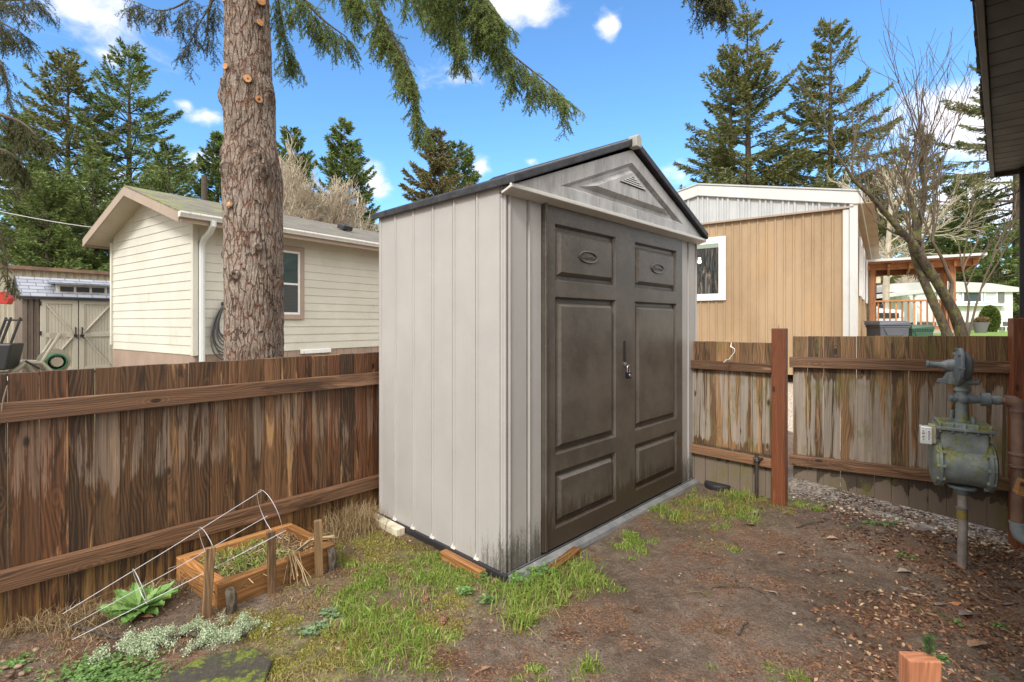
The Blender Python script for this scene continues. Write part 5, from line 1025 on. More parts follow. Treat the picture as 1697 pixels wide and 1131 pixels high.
for (x, y, k, r) in KN:
    z = H+(HY-y)/F*TZ; R_t = np.interp(z, zs_, rs_); xc = np.interp(z, zs_, xs_); sx = max(-.97, min(.97, ((x-CX)/F*TZ-TX-xc)/R_t)); KZ.append((math.asin(sx), z, k, r*(1.3 if k == 1 else 1)))
NA, NZ = 220, 620; zz_ = np.concatenate([np.linspace(-.1, 4.3, NZ-30), np.linspace(4.35, 9.8, 30)]); V = np.zeros((NZ, NA, 3)); kn = np.zeros((NZ, NA))
for j, z in enumerate(zz_):
    R_t = float(np.interp(z, zs_, rs_)); xc = float(np.interp(z, zs_, xs_))
    for i in range(NA):
        an = 2*math.pi*i/NA   # an=0 faces the camera (-y)
        sx, cy_ = math.sin(an), -math.cos(an); d = mn.noise((sx*1.6, cy_*1.6, z*1.4))*.014
        v = mn.voronoi((sx*9+mn.noise((sx*3, cy_*3, z*3))*.7, cy_*9, z*2.7))[0]; d += min(.009, (v[1]-v[0])*.04)-.005; d += mn.noise((sx*16, cy_*16, z*22))*.004
        kk = 0
        for (ka, kz, kt, kr) in KZ:
            da = (an-ka+math.pi) % (2*math.pi)-math.pi; q = ((da*R_t)**2+(z-kz)**2)/(kr*kr)
            if q < 8:
                gq = math.exp(-q*.8); d += gq*(.042 if kt == 0 else .022); kk = max(kk, math.exp(-q*.35))
                if kt == 0: d -= math.exp(-q*6)*.03
        r = R_t+d; r *= .90 if z < 9 else 1; V[j, i] = (xc+sx*r, cy_*r, z); kn[j, i] = kk
idx = np.arange(NZ*NA).reshape(NZ, NA); nx_i = np.roll(idx, -1, 1); Q = np.stack([idx[:-1], nx_i[:-1], nx_i[1:], idx[1:]], -1).reshape(-1, 4)
o_ = npmesh('trunk', V, Q, BARK, BT, smooth=True); q = o_.data.attributes.new('knot', 'FLOAT', 'POINT'); q.data.foreach_set('value', kn.astype('f').ravel())
t = T('sawn_wood'); o = t.tc.outputs['UV']; n = t.noise(t.obj(), 60, 4, .6); sawn = t.done(t.ramp(n, [(.3, (.42, .17, .055)), (.7, (.72, .38, .17))]), .7)
for (ka, kz, kt, kr) in KZ:
    if kt == 0: continue
    R_t = float(np.interp(kz, zs_, rs_))*.91; xc = float(np.interp(kz, zs_, xs_)); dn = Vector((math.sin(ka), -math.cos(ka), .0)); b = Vector((xc, 0, kz))+dn*(R_t)
    dd = (dn+Vector((.15, -.25, -.1))).normalized() if kt == 1 else dn
    mb = MB(); mb.lathe(b-dd*.02, dd, [(0, kr*1.05), (.034, kr*1.0), (.038, kr*.9)], 18); s_ = mb.build('branch_stub', BARK, BT, smooth=True)
    mb = MB(); mb.lathe(b+dd*.018, dd, [(0, kr*.88), (.0035, kr*.88), (.0036, 0)] if kt == 1 else [(0, kr*.7), (.006, kr*.5), (.007, 0)], 18); mb.build('cut_face', sawn, s_, smooth=True)
# ---- boughs with hanging sprays
NEED = leafmat('spruce_needles', [(.15, (.065, .10, .03)), (.45, (.175, .25, .065)), (.8, (.32, .42, .13)), (1., (.38, .34, .14))], .55, .5)
NEEDB = leafmat('shaded_needles', [(.15, (.034, .045, .018)), (.5, (.09, .115, .04)), (.9, (.18, .18, .07))], .6, .3)  # darker copy of the spruce needles, shade put into the colour
def bough(parent, pl, off, r0=.022, n2=30, l2=(.2, .45), seed=0, m=None, start=.2, dr=1., twd=1., side=1.):
    g = random.Random(seed); gn = np.random.default_rng(seed+5); pts = [at(x, y, Z)-off for x, y, Z in pl]
    mb = MB(); mb.keep = 1
    # smooth polyline
    sp_ = []
    for i in range(len(pts)-1):
        for k in range(4):
            s = k/4; p0 = pts[max(i-1, 0)]; p1 = pts[i]; p2 = pts[i+1]; p3 = pts[min(i+2, len(pts)-1)]
            sp_.append(.5*((2*p1)+(p2-p0)*s+(2*p0-5*p1+4*p2-p3)*s*s+(-p0+3*p1-3*p2+p3)*s**3))
    sp_.append(pts[-1]); N = len(sp_); mb.tube(sp_, [r0*(1-.85*i/(N-1)) for i in range(N)], 7, r=.3)
    PP, DD, LL, WW = [], [], [], []
    def needles(poly, w_):
        for a_, b_ in zip(poly[:-1], poly[1:]):
            L = (b_-a_).length; n = max(3, int(L*310*twd)); s = gn.random((n, 1)); A_ = np.array(a_); B_ = np.array(b_); tdir = (B_-A_)/max(L, 1e-6)
            PP.append(A_+(B_-A_)*s); DD.append(unit(tdir*.9+gn.normal(0, .62, (n, 3)))); LL.append(gn.uniform(.013, .024, n)*w_); WW.append(gn.uniform(.0036, .006, n)*w_)
    def twig(b, d, L, lev):
        q = b.copy(); pl_ = [q.copy()]; dd = d.normalized(); sgm = 4 if lev else 3
        for i in range(sgm): dd = (dd+Vector((g.gauss(0, .13), g.gauss(0, .13), g.gauss(-.17*dr, .08)))).normalized(); q = q+dd*L/sgm; pl_.append(q.copy())
        mb.tube(pl_, [max(.0012, .009*L*(1-i/(sgm+.5))) for i in range(sgm+1)], 3, False, r=.2); needles(pl_[0 if lev == 0 else 1:], 1)
        if lev > 0:
            for k in range(int(L*(30 if lev > 1 else 46))):
                s = g.uniform(.1, 1)*sgm; i = min(sgm-1, int(s)); bb = pl_[i].lerp(pl_[i+1], s-i); lat = dd.cross(Vector((g.gauss(0, .4), g.gauss(0, .4), 1))).normalized()*g.choice([-1, 1])
                twig(bb, dd*.45+lat*.95*g.uniform(.3, 1)+Vector((0, 0, -.3*dr)), g.uniform(.04, .15)*(1+.7*(lev > 1))*(1.15-.5*s/sgm), lev-1)
    for k in range(n2):
        s = (start+(1-start)*(k+g.random())/n2)*(N-1); i = min(N-2, int(s)); b = sp_[i].lerp(sp_[i+1], s-i); td = (sp_[i+1]-sp_[i]).normalized()
        lat = td.cross(Vector((0, 0, 1))).normalized()*g.choice([-1, 1])*side; f = s/(N-1)
        twig(b, td*.6+lat*g.uniform(.1, 1.)+Vector((0, 0, g.uniform(-1.1, .1)*dr)), g.uniform(*l2)*(1.15-.6*f), 1 if g.random() < .75 else 2)
    twig(sp_[-1], (sp_[-1]-sp_[-2]), .12, 1)
    bo = mb.build('bough', M['bark_far'], parent); V, Q = kites(np.concatenate(PP), np.concatenate(DD), np.concatenate(LL), np.concatenate(WW)); npmesh('needles', V, Q, m or NEED, bo)
bough(BT, [(412, -150, 4.2), (520, -110, 4.15), (640, -60, 4.1), (740, -15, 4.0), (800, 45, 3.95), (850, 92, 3.9), (925, 150, 3.85)], TB, .026, 80, (.24, .5), 1, start=.3)
bough(BT, [(414, -110, 4.3), (520, -70, 4.25), (610, -10, 4.2), (645, 55, 4.15), (680, 120, 4.1), (690, 200, 4.1)], TB, .028, 75, (.26, .52), 2, start=.25)
bough(BT, [(418, -100, 4.4), (480, -30, 4.45), (530, 28, 4.5), (575, 62, 4.5)], TB, .024, 26, (.24, .5), 3, start=.2)
bough(BT, [(420, -60, 4.55), (455, -20, 4.7), (470, 50, 4.75), (478, 95, 4.8)], TB, .016, 30, (.2, .36), 4, start=.25)
bough(BT, [(416, -120, 4.1), (600, -90, 3.9), (720, -60, 3.8), (790, -20, 3.75), (830, 30, 3.7)], TB, .024, 56, (.22, .45), 5, start=.35)
bough(BT, [(416, -90, 4.5), (560, -50, 4.6), (680, -20, 4.7), (740, 20, 4.7), (765, 70, 4.7)], TB, .02, 56, (.24, .5), 6, start=.4)
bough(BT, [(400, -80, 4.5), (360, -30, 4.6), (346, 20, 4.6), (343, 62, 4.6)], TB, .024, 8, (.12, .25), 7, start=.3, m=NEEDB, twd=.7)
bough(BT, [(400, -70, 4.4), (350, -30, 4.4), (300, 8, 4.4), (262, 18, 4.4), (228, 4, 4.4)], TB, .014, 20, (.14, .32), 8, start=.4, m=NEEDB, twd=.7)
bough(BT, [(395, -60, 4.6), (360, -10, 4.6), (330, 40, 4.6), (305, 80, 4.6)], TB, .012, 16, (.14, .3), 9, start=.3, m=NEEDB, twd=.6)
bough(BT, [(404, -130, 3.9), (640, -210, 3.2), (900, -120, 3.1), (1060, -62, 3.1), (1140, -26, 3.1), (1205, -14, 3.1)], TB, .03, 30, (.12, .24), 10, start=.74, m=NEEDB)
# tree at the left edge: trunk outside the picture, dark boughs reaching in
LE_ = thing('edge_spruce', 'dark spruce boughs hanging into the picture at the left edge', 'tree', (-6.9, 5.4, 0)); off2 = Vector((-6.9, 5.4, 0))
mb = MB(); mb.tube([(0, 0, -.1), (0, 0, 3), (.1, 0, 9)], [.26, .2, .08], 14); mb.build('trunk', M['bark_far'], LE_, smooth=True)
def E_(z): return ((-6.9)/5.4*F+CX, HY-(z-H)/5.4*F, 5.4)
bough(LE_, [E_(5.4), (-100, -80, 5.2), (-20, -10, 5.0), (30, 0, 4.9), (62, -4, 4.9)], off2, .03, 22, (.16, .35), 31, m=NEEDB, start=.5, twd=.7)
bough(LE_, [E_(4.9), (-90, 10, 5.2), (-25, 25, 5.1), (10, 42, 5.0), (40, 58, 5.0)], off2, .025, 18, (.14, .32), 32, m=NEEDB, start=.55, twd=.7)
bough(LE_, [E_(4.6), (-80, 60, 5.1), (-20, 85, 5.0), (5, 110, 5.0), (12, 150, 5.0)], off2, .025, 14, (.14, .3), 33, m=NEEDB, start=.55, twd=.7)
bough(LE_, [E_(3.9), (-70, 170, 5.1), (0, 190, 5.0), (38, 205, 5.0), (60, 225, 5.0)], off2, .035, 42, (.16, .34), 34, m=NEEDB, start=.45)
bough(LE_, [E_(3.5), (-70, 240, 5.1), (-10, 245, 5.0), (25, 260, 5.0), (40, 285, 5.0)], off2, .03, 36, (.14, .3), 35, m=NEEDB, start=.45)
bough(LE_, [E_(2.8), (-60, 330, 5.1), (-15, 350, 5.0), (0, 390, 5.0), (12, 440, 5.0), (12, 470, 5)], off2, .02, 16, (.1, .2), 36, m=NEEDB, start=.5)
# ================================================================ GROUND COVER
t = T('litter_mat'); v = t.isl(); NEEDLE = t.done(t.ramp(v, [(.1, (.055, .022, .011)), (.45, (.15, .062, .03)), (.75, (.24, .12, .06)), (.97, (.42, .29, .17))]), .7)
GRASS = leafmat('grass_blades', [(.1, (.10, .17, .025)), (.45, (.19, .31, .045)), (.8, (.32, .42, .09)), (.95, (.48, .44, .18)), (1., (.40, .27, .13))], .5, .35)
MOSSY = leafmat('yellow_grass', [(.1, (.12, .13, .02)), (.5, (.27, .29, .045)), (.8, (.40, .36, .09)), (1., (.45, .31, .14))], .6, .35)
def ingrid(n, poly):
    """random points in a convex picture-corner polygon on the ground"""
    c = [gp(*q) for q in poly]; out = []
    x0, x1 = min(p.x for p in c), max(p.x for p in c); y0, y1 = min(p.y for p in c), max(p.y for p in c)
    while len(out) < n:
        x, y = random.uniform(x0, x1), random.uniform(y0, y1); ok = True
        for a_, b_ in zip(c, c[1:]+c[:1]):
            if (b_.x-a_.x)*(y-a_.y)-(b_.y-a_.y)*(x-a_.x) > 0: ok = False; break
        if ok: out.append((x, y))
    return out
def shedin(x, y):
    v = Matrix.Rotation(-SA, 3, 'Z')@(Vector((x, y, 0))-SH0); return -.04 < v.x < W+.03 and -.03 < v.y < DP+.03
def pbox(x, y):
    v = PBv@Vector((x, y, 0)); return -.03 < v.x < .53 and -.05 < v.y < .58
def behindfence(x, y):
    n = Vector((-.737, .676)); return (x+2.06)*n.x+(y-2.02)*n.y > -.02
yard = lambda x, y: not shedin(x, y) and not pbox(x, y) and not behindfence(x, y) and y < 4.3
def blades(name, label, pts, hs, m, bw=.0022, curl=.85):
    P = np.array([(x, y, gz(x, y)-.002) for x, y in pts]); n = len(P); h = np.array(hs); an = rng.uniform(0, 6.28, n); sd = np.stack([np.cos(an), np.sin(an), an*0], 1); ln = unit(np.stack([rng.normal(0, 1, n), rng.normal(0, 1, n), an*0], 1)); cu = (rng.random(n)*curl*2)[:, None]; h_ = h[:, None]; up = np.array([0, 0, 1.])
    w_ = (bw*rng.uniform(.6, 1.4, n))[:, None]; m1 = P+up*h_*.55+ln*h_*.18*cu; tp = P+up*h_*(1-.28*cu)+ln*h_*.75*cu
    V = np.stack([P-sd*w_, P+sd*w_, m1+sd*w_*.8, m1-sd*w_*.8, tp+sd*w_*.12, tp-sd*w_*.12], 1).reshape(-1, 3); b = np.arange(n)[:, None]*6; Q = np.concatenate([b+np.array([0, 1, 2, 3]), b+np.array([3, 2, 4, 5])]); o = npmesh(name, V, Q, m); tag(o, label, 'grass', None, 'stuff')
pts, hs, pts2, hs2 = [], [], [], []
tries = 0
while len(pts)+len(pts2) < 60000 and tries < 900000:
    tries += 1; x, y = random.uniform(-2.2, 2.3), random.uniform(1.5, 4.3); d = gden(x, y)
    if d < .05: continue
    pat = mn.noise((x*5, y*5, 9))*.8+mn.noise((x*15, y*15, 4))*.9
    if random.random() < (d*.95+pat*1.9-.5)*.5 and yard(x, y):
        f = mn.noise((x*2.2, y*2.2, 30)); near = x > -.55; sz = random.random()**1.6; r = .006+.016*sz
        yel = f > (.12 if near else -.1)
        for k in range(int(5+16*sz)):
            q = (random.gauss(x, r), random.gauss(y, r)); hb = (.010+.026*sz)*random.uniform(.5, 1.2)
            if yard(*q): (pts2 if yel else pts).append(q); (hs2 if yel else hs).append(hb*(.5 if yel else .85))
for (px, py, n_, s_, hh) in ((905, 975, 420, .06, .085), (870, 1000, 420, .06, .08), (955, 950, 420, .06, .085), (860, 1035, 170, .03, .09), (985, 965, 170, .03, .06), (830, 975, 260, .05, .06), (1190, 845, 180, .08, .07), (1225, 828, 200, .06, .08), (1110, 855, 160, .04, .06), (1175, 1110, 10, .01, .03), (1640-400, 850, 120, .05, .06), (1320, 838, 160, .03, .03), (975, 1110, 110, .02, .045), (690, 1000, 200, .06, .04), (600, 1030, 500, .08, .05), (640, 1080, 500, .07, .05)):
    c_ = gp(px, py)
    for k in range(n_):
        x, y = random.gauss(c_.x, s_), random.gauss(c_.y, s_)
        if yard(x, y): pts.append((x, y)); hs.append(hh*random.uniform(.45, 1.15))
DRY = leafmat('dry_grass', [(.1, (.12, .075, .035)), (.5, (.3, .2, .1)), (.9, (.5, .4, .24))], .7, .3)
dm = [random.random() < .22 for _ in pts]; dm2 = [random.random() < .3 for _ in pts2]
dp = [(p_, h_) for p_, h_, q in zip(pts+pts2, hs+hs2, dm+dm2) if q]
gp_ = [(p_, h_) for p_, h_, q in zip(pts, hs, dm) if not q]; gp2_ = [(p_, h_) for p_, h_, q in zip(pts2, hs2, dm2) if not q]
blades('grass', 'thin green grass tufts growing in the wet soil round the grey shed', [q[0] for q in gp_], [q[1] for q in gp_], GRASS); blades('mossy_grass', 'short yellow green mossy grass left of the grey shed', [q[0] for q in gp2_], [q[1] for q in gp2_], MOSSY, .0026, .9)
blades('dead_thatch', 'brown dead thatch mixed through the thin grass left of the grey shed', [q[0] for q in dp], [q[1]*.9 for q in dp], DRY, .0018, 1.3)
pts = [(random.uniform(-1.9, -.2), random.uniform(1.7, 3.1)) for _ in range(16000)]; pts = [p_ for p_ in pts if yard(*p_) and mn.noise((p_[0]*5, p_[1]*5, 77)) > .12]; blades('dead_thatch', 'flattened brown grass and stems between the planter box and the lichen', pts, [random.uniform(.008, .03) for _ in pts], DRY, .0014, 1.6)
bp = [inbox(random.uniform(.08, .7), random.uniform(.1, .9)) for _ in range(520)]
PV = [PBv@q for q in bp]; gzo = gz; n = len(bp)
P_ = np.array([(v.x, v.y, .086) for v in PV]); V, Q = kites(P_, unit(rng.normal(0, .5, (n, 3))+np.array([0, 0, .7])), rng.uniform(.02, .06, n), np.full(n, .0045)); o_ = npmesh('green_blades', V, Q, GRASS, PB); o_['kind'] = 'stuff'
# dry grass along the fence foot
pts = []; 
while len(pts) < 2600:
    s = random.uniform(-.6, 1.75); q = abs(random.gauss(0, .09)); x = -2.06+.676*s+.737*(.03+q); y = 2.02+.737*s-.676*(.03+q)
    if yard(x, y) and mn.noise((x*6, y*6, 2)) > -.1: pts.append((x, y))
blades('dry_grass', 'dry tan grass and stems along the foot of the left fence', pts, [random.uniform(.02, .09) for _ in pts], DRY, .0016, 1.3)
pts = [(random.gauss(-.98, .09), random.gauss(3.08, .1)) for _ in range(1500)]; pts = [p for p in pts if yard(*p)]; blades('dry_grass', 'tall dry grass between fence and the back corner of the grey shed', pts, [random.uniform(.04, .2) for _ in pts], DRY, .0014, .6)
# needle litter, bark crumbs
def flat(name, label, pts, L, Wd, m, cat='litter', tilt=.18, lift=.003):
    n = len(pts); P = np.array([(x, y, gz(x, y)+lift*random.random()+mn.noise((x*17, y*17, 0))*.004) for x, y in pts]); an = rng.uniform(0, 6.28, n); D_ = unit(np.stack([np.cos(an), np.sin(an), rng.normal(0, tilt, n)], 1)); S_ = unit(np.cross(D_, np.stack([rng.normal(0, .35, n), rng.normal(0, .35, n), np.ones(n)], 1))); L = (L[0]+(L[1]-L[0])*rng.random(n))[:, None]; w_ = (Wd[0]+(Wd[1]-Wd[0])*rng.random(n))[:, None]
    up = np.array([0, 0, 1.]); V = np.stack([P, P+D_*L*.4+S_*w_*.5+up*w_*.15, P+D_*L, P+D_*L*.5-S_*w_*.5+up*w_*.25], 1).reshape(-1, 3); o = npmesh(name, V, np.arange(4*n).reshape(-1, 4), m); tag(o, label, cat, None, 'stuff')
def scat(n, thr, sc_, seed, reg=None):
    out = []; c = 0
    while len(out) < n and c < n*60:
        c += 1; x, y = random.uniform(-2.5, 3.3), random.uniform(1.2, 4.3); 
        if reg and random.random() > reg(x, y): continue
        if mn.noise((x*sc_, y*sc_, seed))+.5*mn.noise((x*sc_*4, y*sc_*4, seed)) > thr and yard(x, y) and abs(x) < y*1.12: out.append((x, y))
    return out
rgn = lambda x, y: min(1, .35+.65*sm(1.0, 2.0, x-.1*y)+.5*sm(.2, -.8, x))
flat('conifer_needles', 'reddish brown fallen conifer needles scattered in clumps over the dirt', scat(17000, .14, 2.6, 50, rgn), (.008, .028), (.0010, .0022), NEEDLE); flat('conifer_needles', 'reddish brown fallen conifer needles strewn thinly over the whole yard', scat(9000, -.4, 2, 51, rgn), (.008, .025), (.001, .002), NEEDLE)
flat('bark_chips', 'small brown bark chips and leaf crumbs lying on the dirt', scat(9000, .05, 2.2, 52, rgn), (.006, .02), (.004, .011), NEEDLE); flat('bark_chips', 'dark leaf mould and bark crumbs below the eave and gas meter', [(x, y) for x, y in scat(30000, -.25, 3, 53) if x/y > .55+.15*random.random()][:9000], (.008, .034), (.005, .018), NEEDLE)
def clump(name, lab, px, py, n, s_):
    c_ = gp(px, py); P = [(random.gauss(0, s_), random.gauss(0, s_*.7)) for _ in range(n)]; D_ = unit(np.stack([rng.normal(0, 1, n), rng.normal(0, 1, n), rng.uniform(0, .5, n)], 1)); V, Q = kites(np.array([(x, y, .004+.012*random.random()*math.exp(-(x*x+y*y)/s_**2)) for x, y in P]), D_, rng.uniform(.012, .03, n), np.full(n, .0018)); o = npmesh(name, V, Q, NEEDLE); o.location = (c_.x, c_.y, gz(c_.x, c_.y)); tag(o, lab, 'litter', None, 'stuff')
for q in ((940, 1052, 240, .03, 'dark clump of old needles on the dirt below the tall grass tuft'), (1050, 1012, 120, .016, 'small dark clump of needles nearest the shed doors'), (740, 1095, 500, .04, 'big reddish heap of needles at the bottom of the lawn patch'), (1010, 1046, 90, .022, 'small flat clump of twigs and needles right of the dark clump'), (1190, 1050, 100, .02, 'loose needle clump in the middle of the dirt'), (1340, 915, 200, .05, 'wide needle patch before the gate'), (720, 905, 260, .05, 'reddish needle patch in the grass left of the shed'), (560, 950, 300, .06, 'reddish needle patch at the foot of the right hand stake')): clump('needle_clump', q[4], *q[:4])
# litter drifting onto the gravel under the gate
_a, _b = gp(1310, 830), gp(1690, 925); _d = (_b-_a); _n = Vector((-_d.y, _d.x, 0)).normalized()
flat('bark_chips', 'brown leaf crumbs drifting onto the pale gravel strip under the gate', [(q.x, q.y) for q in (_a+_d*random.random()**.7+_n*random.gauss(.02, .12) for _ in range(3500))], (.006, .028), (.003, .012), NEEDLE)
# pebbles
mb = MB(); mb.keep = 1
def pebble(x, y, r, z):
    o = len(mb.v); ph = random.uniform(0, 6.28); vs = []
    for a_ in (-.6, .3, .85):
        for k in range(6): vs.append((x+math.cos(ph+k*1.047)*r*math.sqrt(1-a_*a_)*random.uniform(.8, 1.2), y+math.sin(ph+k*1.047)*r*.8*math.sqrt(1-a_*a_)*random.uniform(.8, 1.2), z+a_*r*.55))
    fs = [(i*6+k, i*6+(k+1) % 6, i*6+6+(k+1) % 6, i*6+6+k) for i in range(2) for k in range(6)]+[tuple(range(12, 18))]; mb.add(vs, fs, None, random.random())
for x, y in scat(300, -.3, 1.5, 60): pebble(x, y, random.uniform(.003, .009)*(1 if random.random() < .93 else 1.8), gz(x, y)+.002)
tp = T('dull_pebble'); PEB2 = tp.done(tp.ramp(tp.rnd(), [(.1, (.10, .075, .055)), (.7, (.22, .17, .13)), (1., (.45, .38, .3))]), .6); o_ = mb.build('pebbles', PEB2, smooth=True, ang=60); tag(o_, 'small dull brown pebbles scattered in the dirt', 'gravel', None, 'stuff'); mb = MB(); mb.keep = 1
L0 = gp(1310, 812); L1 = gp(1672, 905); dd = (L1-L0).normalized(); nn2 = Vector((-dd.y, dd.x, 0))
for k in range(900):
    q = L0+dd*random.uniform(-.1, 1.3)+nn2*random.uniform(-.2, .6)*random.random()**.5; pebble(q.x, q.y, random.uniform(.005, .014), gz(q.x, q.y)+.002)
t = T('pebble_mat'); PEB = t.done(t.ramp(t.rnd(), [(.1, (.26, .19, .13)), (.5, (.48, .38, .27)), (.95, (.75, .64, .50))]), .7); o_ = mb.build('pebbles', PEB, smooth=True, ang=60); tag(o_, 'pale pebbles and grit on the strip under the gate', 'gravel', None, 'stuff')
mb = MB(); mb.keep = 1
for (px, py) in ((8, 1110), (20, 1118), (30, 1108), (14, 1124), (36, 1120), (5, 1100)): q = gp(px, py); pebble(q.x, q.y, .013, .008)
t = T('river_stone'); ST_ = t.done(t.ramp(t.rnd(), [(.1, (.12, .075, .05)), (.9, (.3, .21, .15))]), .55); o_ = mb.build('river_stones', ST_, smooth=True, ang=60); tag(o_, 'brown rounded stones half buried at the bottom left corner', 'stones', None, 'stuff')
# clover and other small leaves
CLO = leafmat('clover_leaf', [(.2, (.07, .15, .035)), (.6, (.15, .27, .08)), (.95, (.27, .4, .15))], .5, .3)
def rosette_leaves(pts, r, m, name, lab, cat='clover', hgt=(.004, .02), kind='stuff', parent=None):
    V, Q = [], []
    for x, y in pts:
        z0 = gz(x, y)+random.uniform(*hgt); ph = random.uniform(0, 6.28); tl = Vector((random.gauss(0, .25), random.gauss(0, .25), 1)).normalized(); X_ = tl.orthogonal().normalized(); Y_ = tl.cross(X_)
        for k in range(3):
            c = Vector((x, y, z0))+(X_*math.cos(ph+k*2.1)+Y_*math.sin(ph+k*2.1))*r*.6; b = len(V)
            for j in range(6): V.append(c+(X_*math.cos(j*1.047)+Y_*math.sin(j*1.047))*r*.55*random.uniform(.9, 1.1))
            Q.append([b, b+1, b+2, b+3]); Q.append([b, b+3, b+4, b+5])
    o = npmesh(name, [tuple(v) for v in V], Q, m, parent); tag(o, lab, cat, None, kind); return o
def gpts(px, py, n, sx, sy):
    c = gp(px, py); return [q for q in ((random.gauss(c.x, sx), random.gauss(c.y, sy)) for _ in range(n)) if yard(*q)]
rosette_leaves(gpts(160, 1112, 420, .09, .05)+gpts(215, 1120, 200, .07, .03)+gpts(20, 1100, 60, .03, .02), .0085, CLO, 'clover', 'patch of bright green clover at the bottom left corner')
rosette_leaves(gpts(900, 955, 70, .03, .025)+gpts(860, 968, 40, .03, .02), .014, CLO, 'broad_weeds', 'broad green weeds at the front corner of the grey shed', 'weeds', (.015, .05))
rosette_leaves(gpts(770, 985, 24, .018, .014)+gpts(800, 958, 18, .015, .012)+gpts(810, 1000, 20, .02, .014), .012, CLO, 'broad_weeds', 'small round leaved weeds just left of the shed front corner', 'weeds', (.01, .035))
rosette_leaves(gpts(545, 1022, 34, .025, .02)+gpts(510, 1050, 30, .03, .02)+gpts(528, 1040, 20, .03, .02), .010, leafmat('grey_clover', [(.2, (.1, .17, .08)), (.9, (.25, .35, .2))]), 'broad_weeds', 'grey green round leaved weeds in front of the planter box', 'weeds', (.008, .02))
rosette_leaves(gpts(1560, 1090, 14, .012, .01)+gpts(1650, 1040, 14, .02, .02)+gpts(1580, 1030, 10, .02, .02)+gpts(1500, 925, 12, .03, .02)+gpts(1440, 868, 40, .05, .02)+gpts(1475, 870, 30, .05, .02), .009, CLO, 'seedlings', 'tiny green seedlings in the leaf litter near the gas meter', 'seedlings', (.004, .015))
# broad leaved rosette plant by the fence
RP_ = gp(230, 1012); RPT = thing('rosette_plant', 'bright green broad leaved rosette plant growing by the fence under the wire cage', 'plant', (RP_.x, RP_.y, gz(RP_.x, RP_.y)))
RLM = leafmat('rosette_leaf', [(.1, (.12, .24, .06)), (.6, (.2, .36, .1)), (1., (.3, .46, .16))], .45, .25, False)
for k in range(27):
    an = k*2.4; L = random.uniform(.115, .17)*(1 if k > 5 else .75); w_ = L*.165; el = random.uniform(.2, .55)+(.6 if k < 6 else 0); mb = MB(); mb.keep = 1; N = 8; rows = []
    for i in range(N+1):
        s = i/N; r = L*s; z = math.sin(el)*r-.22*r*r/L+.012; ww = w_*math.sin(min(1, s*1.04+.02)**1.5*math.pi)**.65*(1+.10*(i % 2)) if 0 < i < N else .003; x = math.cos(el*.6)*r
        rows.append([Vector((x, -ww, z+.012*s*(1+.5*(i % 2)))), Vector((x, 0, z)), Vector((x, ww, z+.012*s*(1+.5*((i+1) % 2))))])
    R = Matrix.Rotation(an, 3, 'Z'); r_ = random.random()
    for a_, b_ in zip(rows[:-1], rows[1:]):
        for j in (0, 1): mb.quad(R@a_[j], R@a_[j+1], R@b_[j+1], R@b_[j], r=r_)
    mb.build('leaf', RLM, RPT)
# lichen crusted twigs
LIC = leafmat('lichen_pale', [(.1, (.20, .27, .15)), (.5, (.42, .51, .33)), (.9, (.62, .68, .50))], .8, .2)
pl = [gp(x, y) for x, y in ((186, 1086), (230, 1066), (265, 1072), (310, 1052), (345, 1062), (375, 1046), (408, 1056))]; P_ = []; C_ = []
LCB = thing('lichen_branch', 'fallen branch crusted with pale grey green lichen in front of the planter box', 'lichen branch', pl[2])
for k in range(210):
    s = random.uniform(0, len(pl)-1.001); i = int(s); c = pl[i].lerp(pl[i+1], s-i)-pl[2]; C_.append(c+Vector((random.gauss(0, .03), random.gauss(0, .040), abs(random.gauss(0, .013))+.006)))
g = random.Random(9)
for c in C_:
    if mn.noise(((c.x+5)*13, c.y*13, 3)) < -.08: continue
    n = g.randint(60, 130); d = unit(rng.normal(size=(n, 3))+np.array([0, 0, .35])); P_.append(np.array(c)+d*rng.uniform(.002, .024, (n, 1)))
P_ = np.concatenate(P_); P_[:, 2] = np.maximum(P_[:, 2], .002); n = len(P_); V, Q = kites(P_, unit(rng.normal(size=(n, 3))+np.array([0, 0, .3])), rng.uniform(.004, .011, n), rng.uniform(.0025, .0055, n)); o_ = npmesh('lichen', V, Q, LIC, LCB); o_['kind'] = 'stuff'
mb = MB(); mb.tube([p-pl[2]+Vector((0, 0, .008)) for p in pl], .007, 6); mb.build('branch', M['log'], LCB)
# mossy paving slab
sl_ = [gp(x, y) for x, y in ((262, 1131), (335, 1096), (420, 1078), (452, 1100), (430, 1160), (262, 1200))]; c_ = sum(sl_, Vector())/6
t = T('mossy_slab'); o = t.obj(); n = t.noise(o, 7, 6, .75); c = t.ramp(t.noise(o, 60, 5, .8), [(.3, (.022, .02, .015)), (.7, (.075, .066, .052))]); ms = t.mr(t.math('ADD', t.math('MULTIPLY', n, .7), t.math('MULTIPLY', t.noise(o, 40, 5, .8), .3)), .49, .56); c = t.mix(ms, c, t.ramp(t.noise(o, 90, 4), [(.3, (.05, .07, .01)), (.7, (.19, .23, .03))])); t.bump(t.math('ADD', t.math('MULTIPLY', ms, .6), t.noise(o, 90, 5, .8)), .8, .006)
mb = MB(); mb.prism([p-c_ for p in sl_][::-1], (0, 0, .022)); o_ = mb.build('paving_slab', t.done(c, .85), bevel=.008, seg=3); o_.location = (c_.x, c_.y, -.004); tag(o_, 'dark paving slab with bright green moss at the bottom left', 'slab')
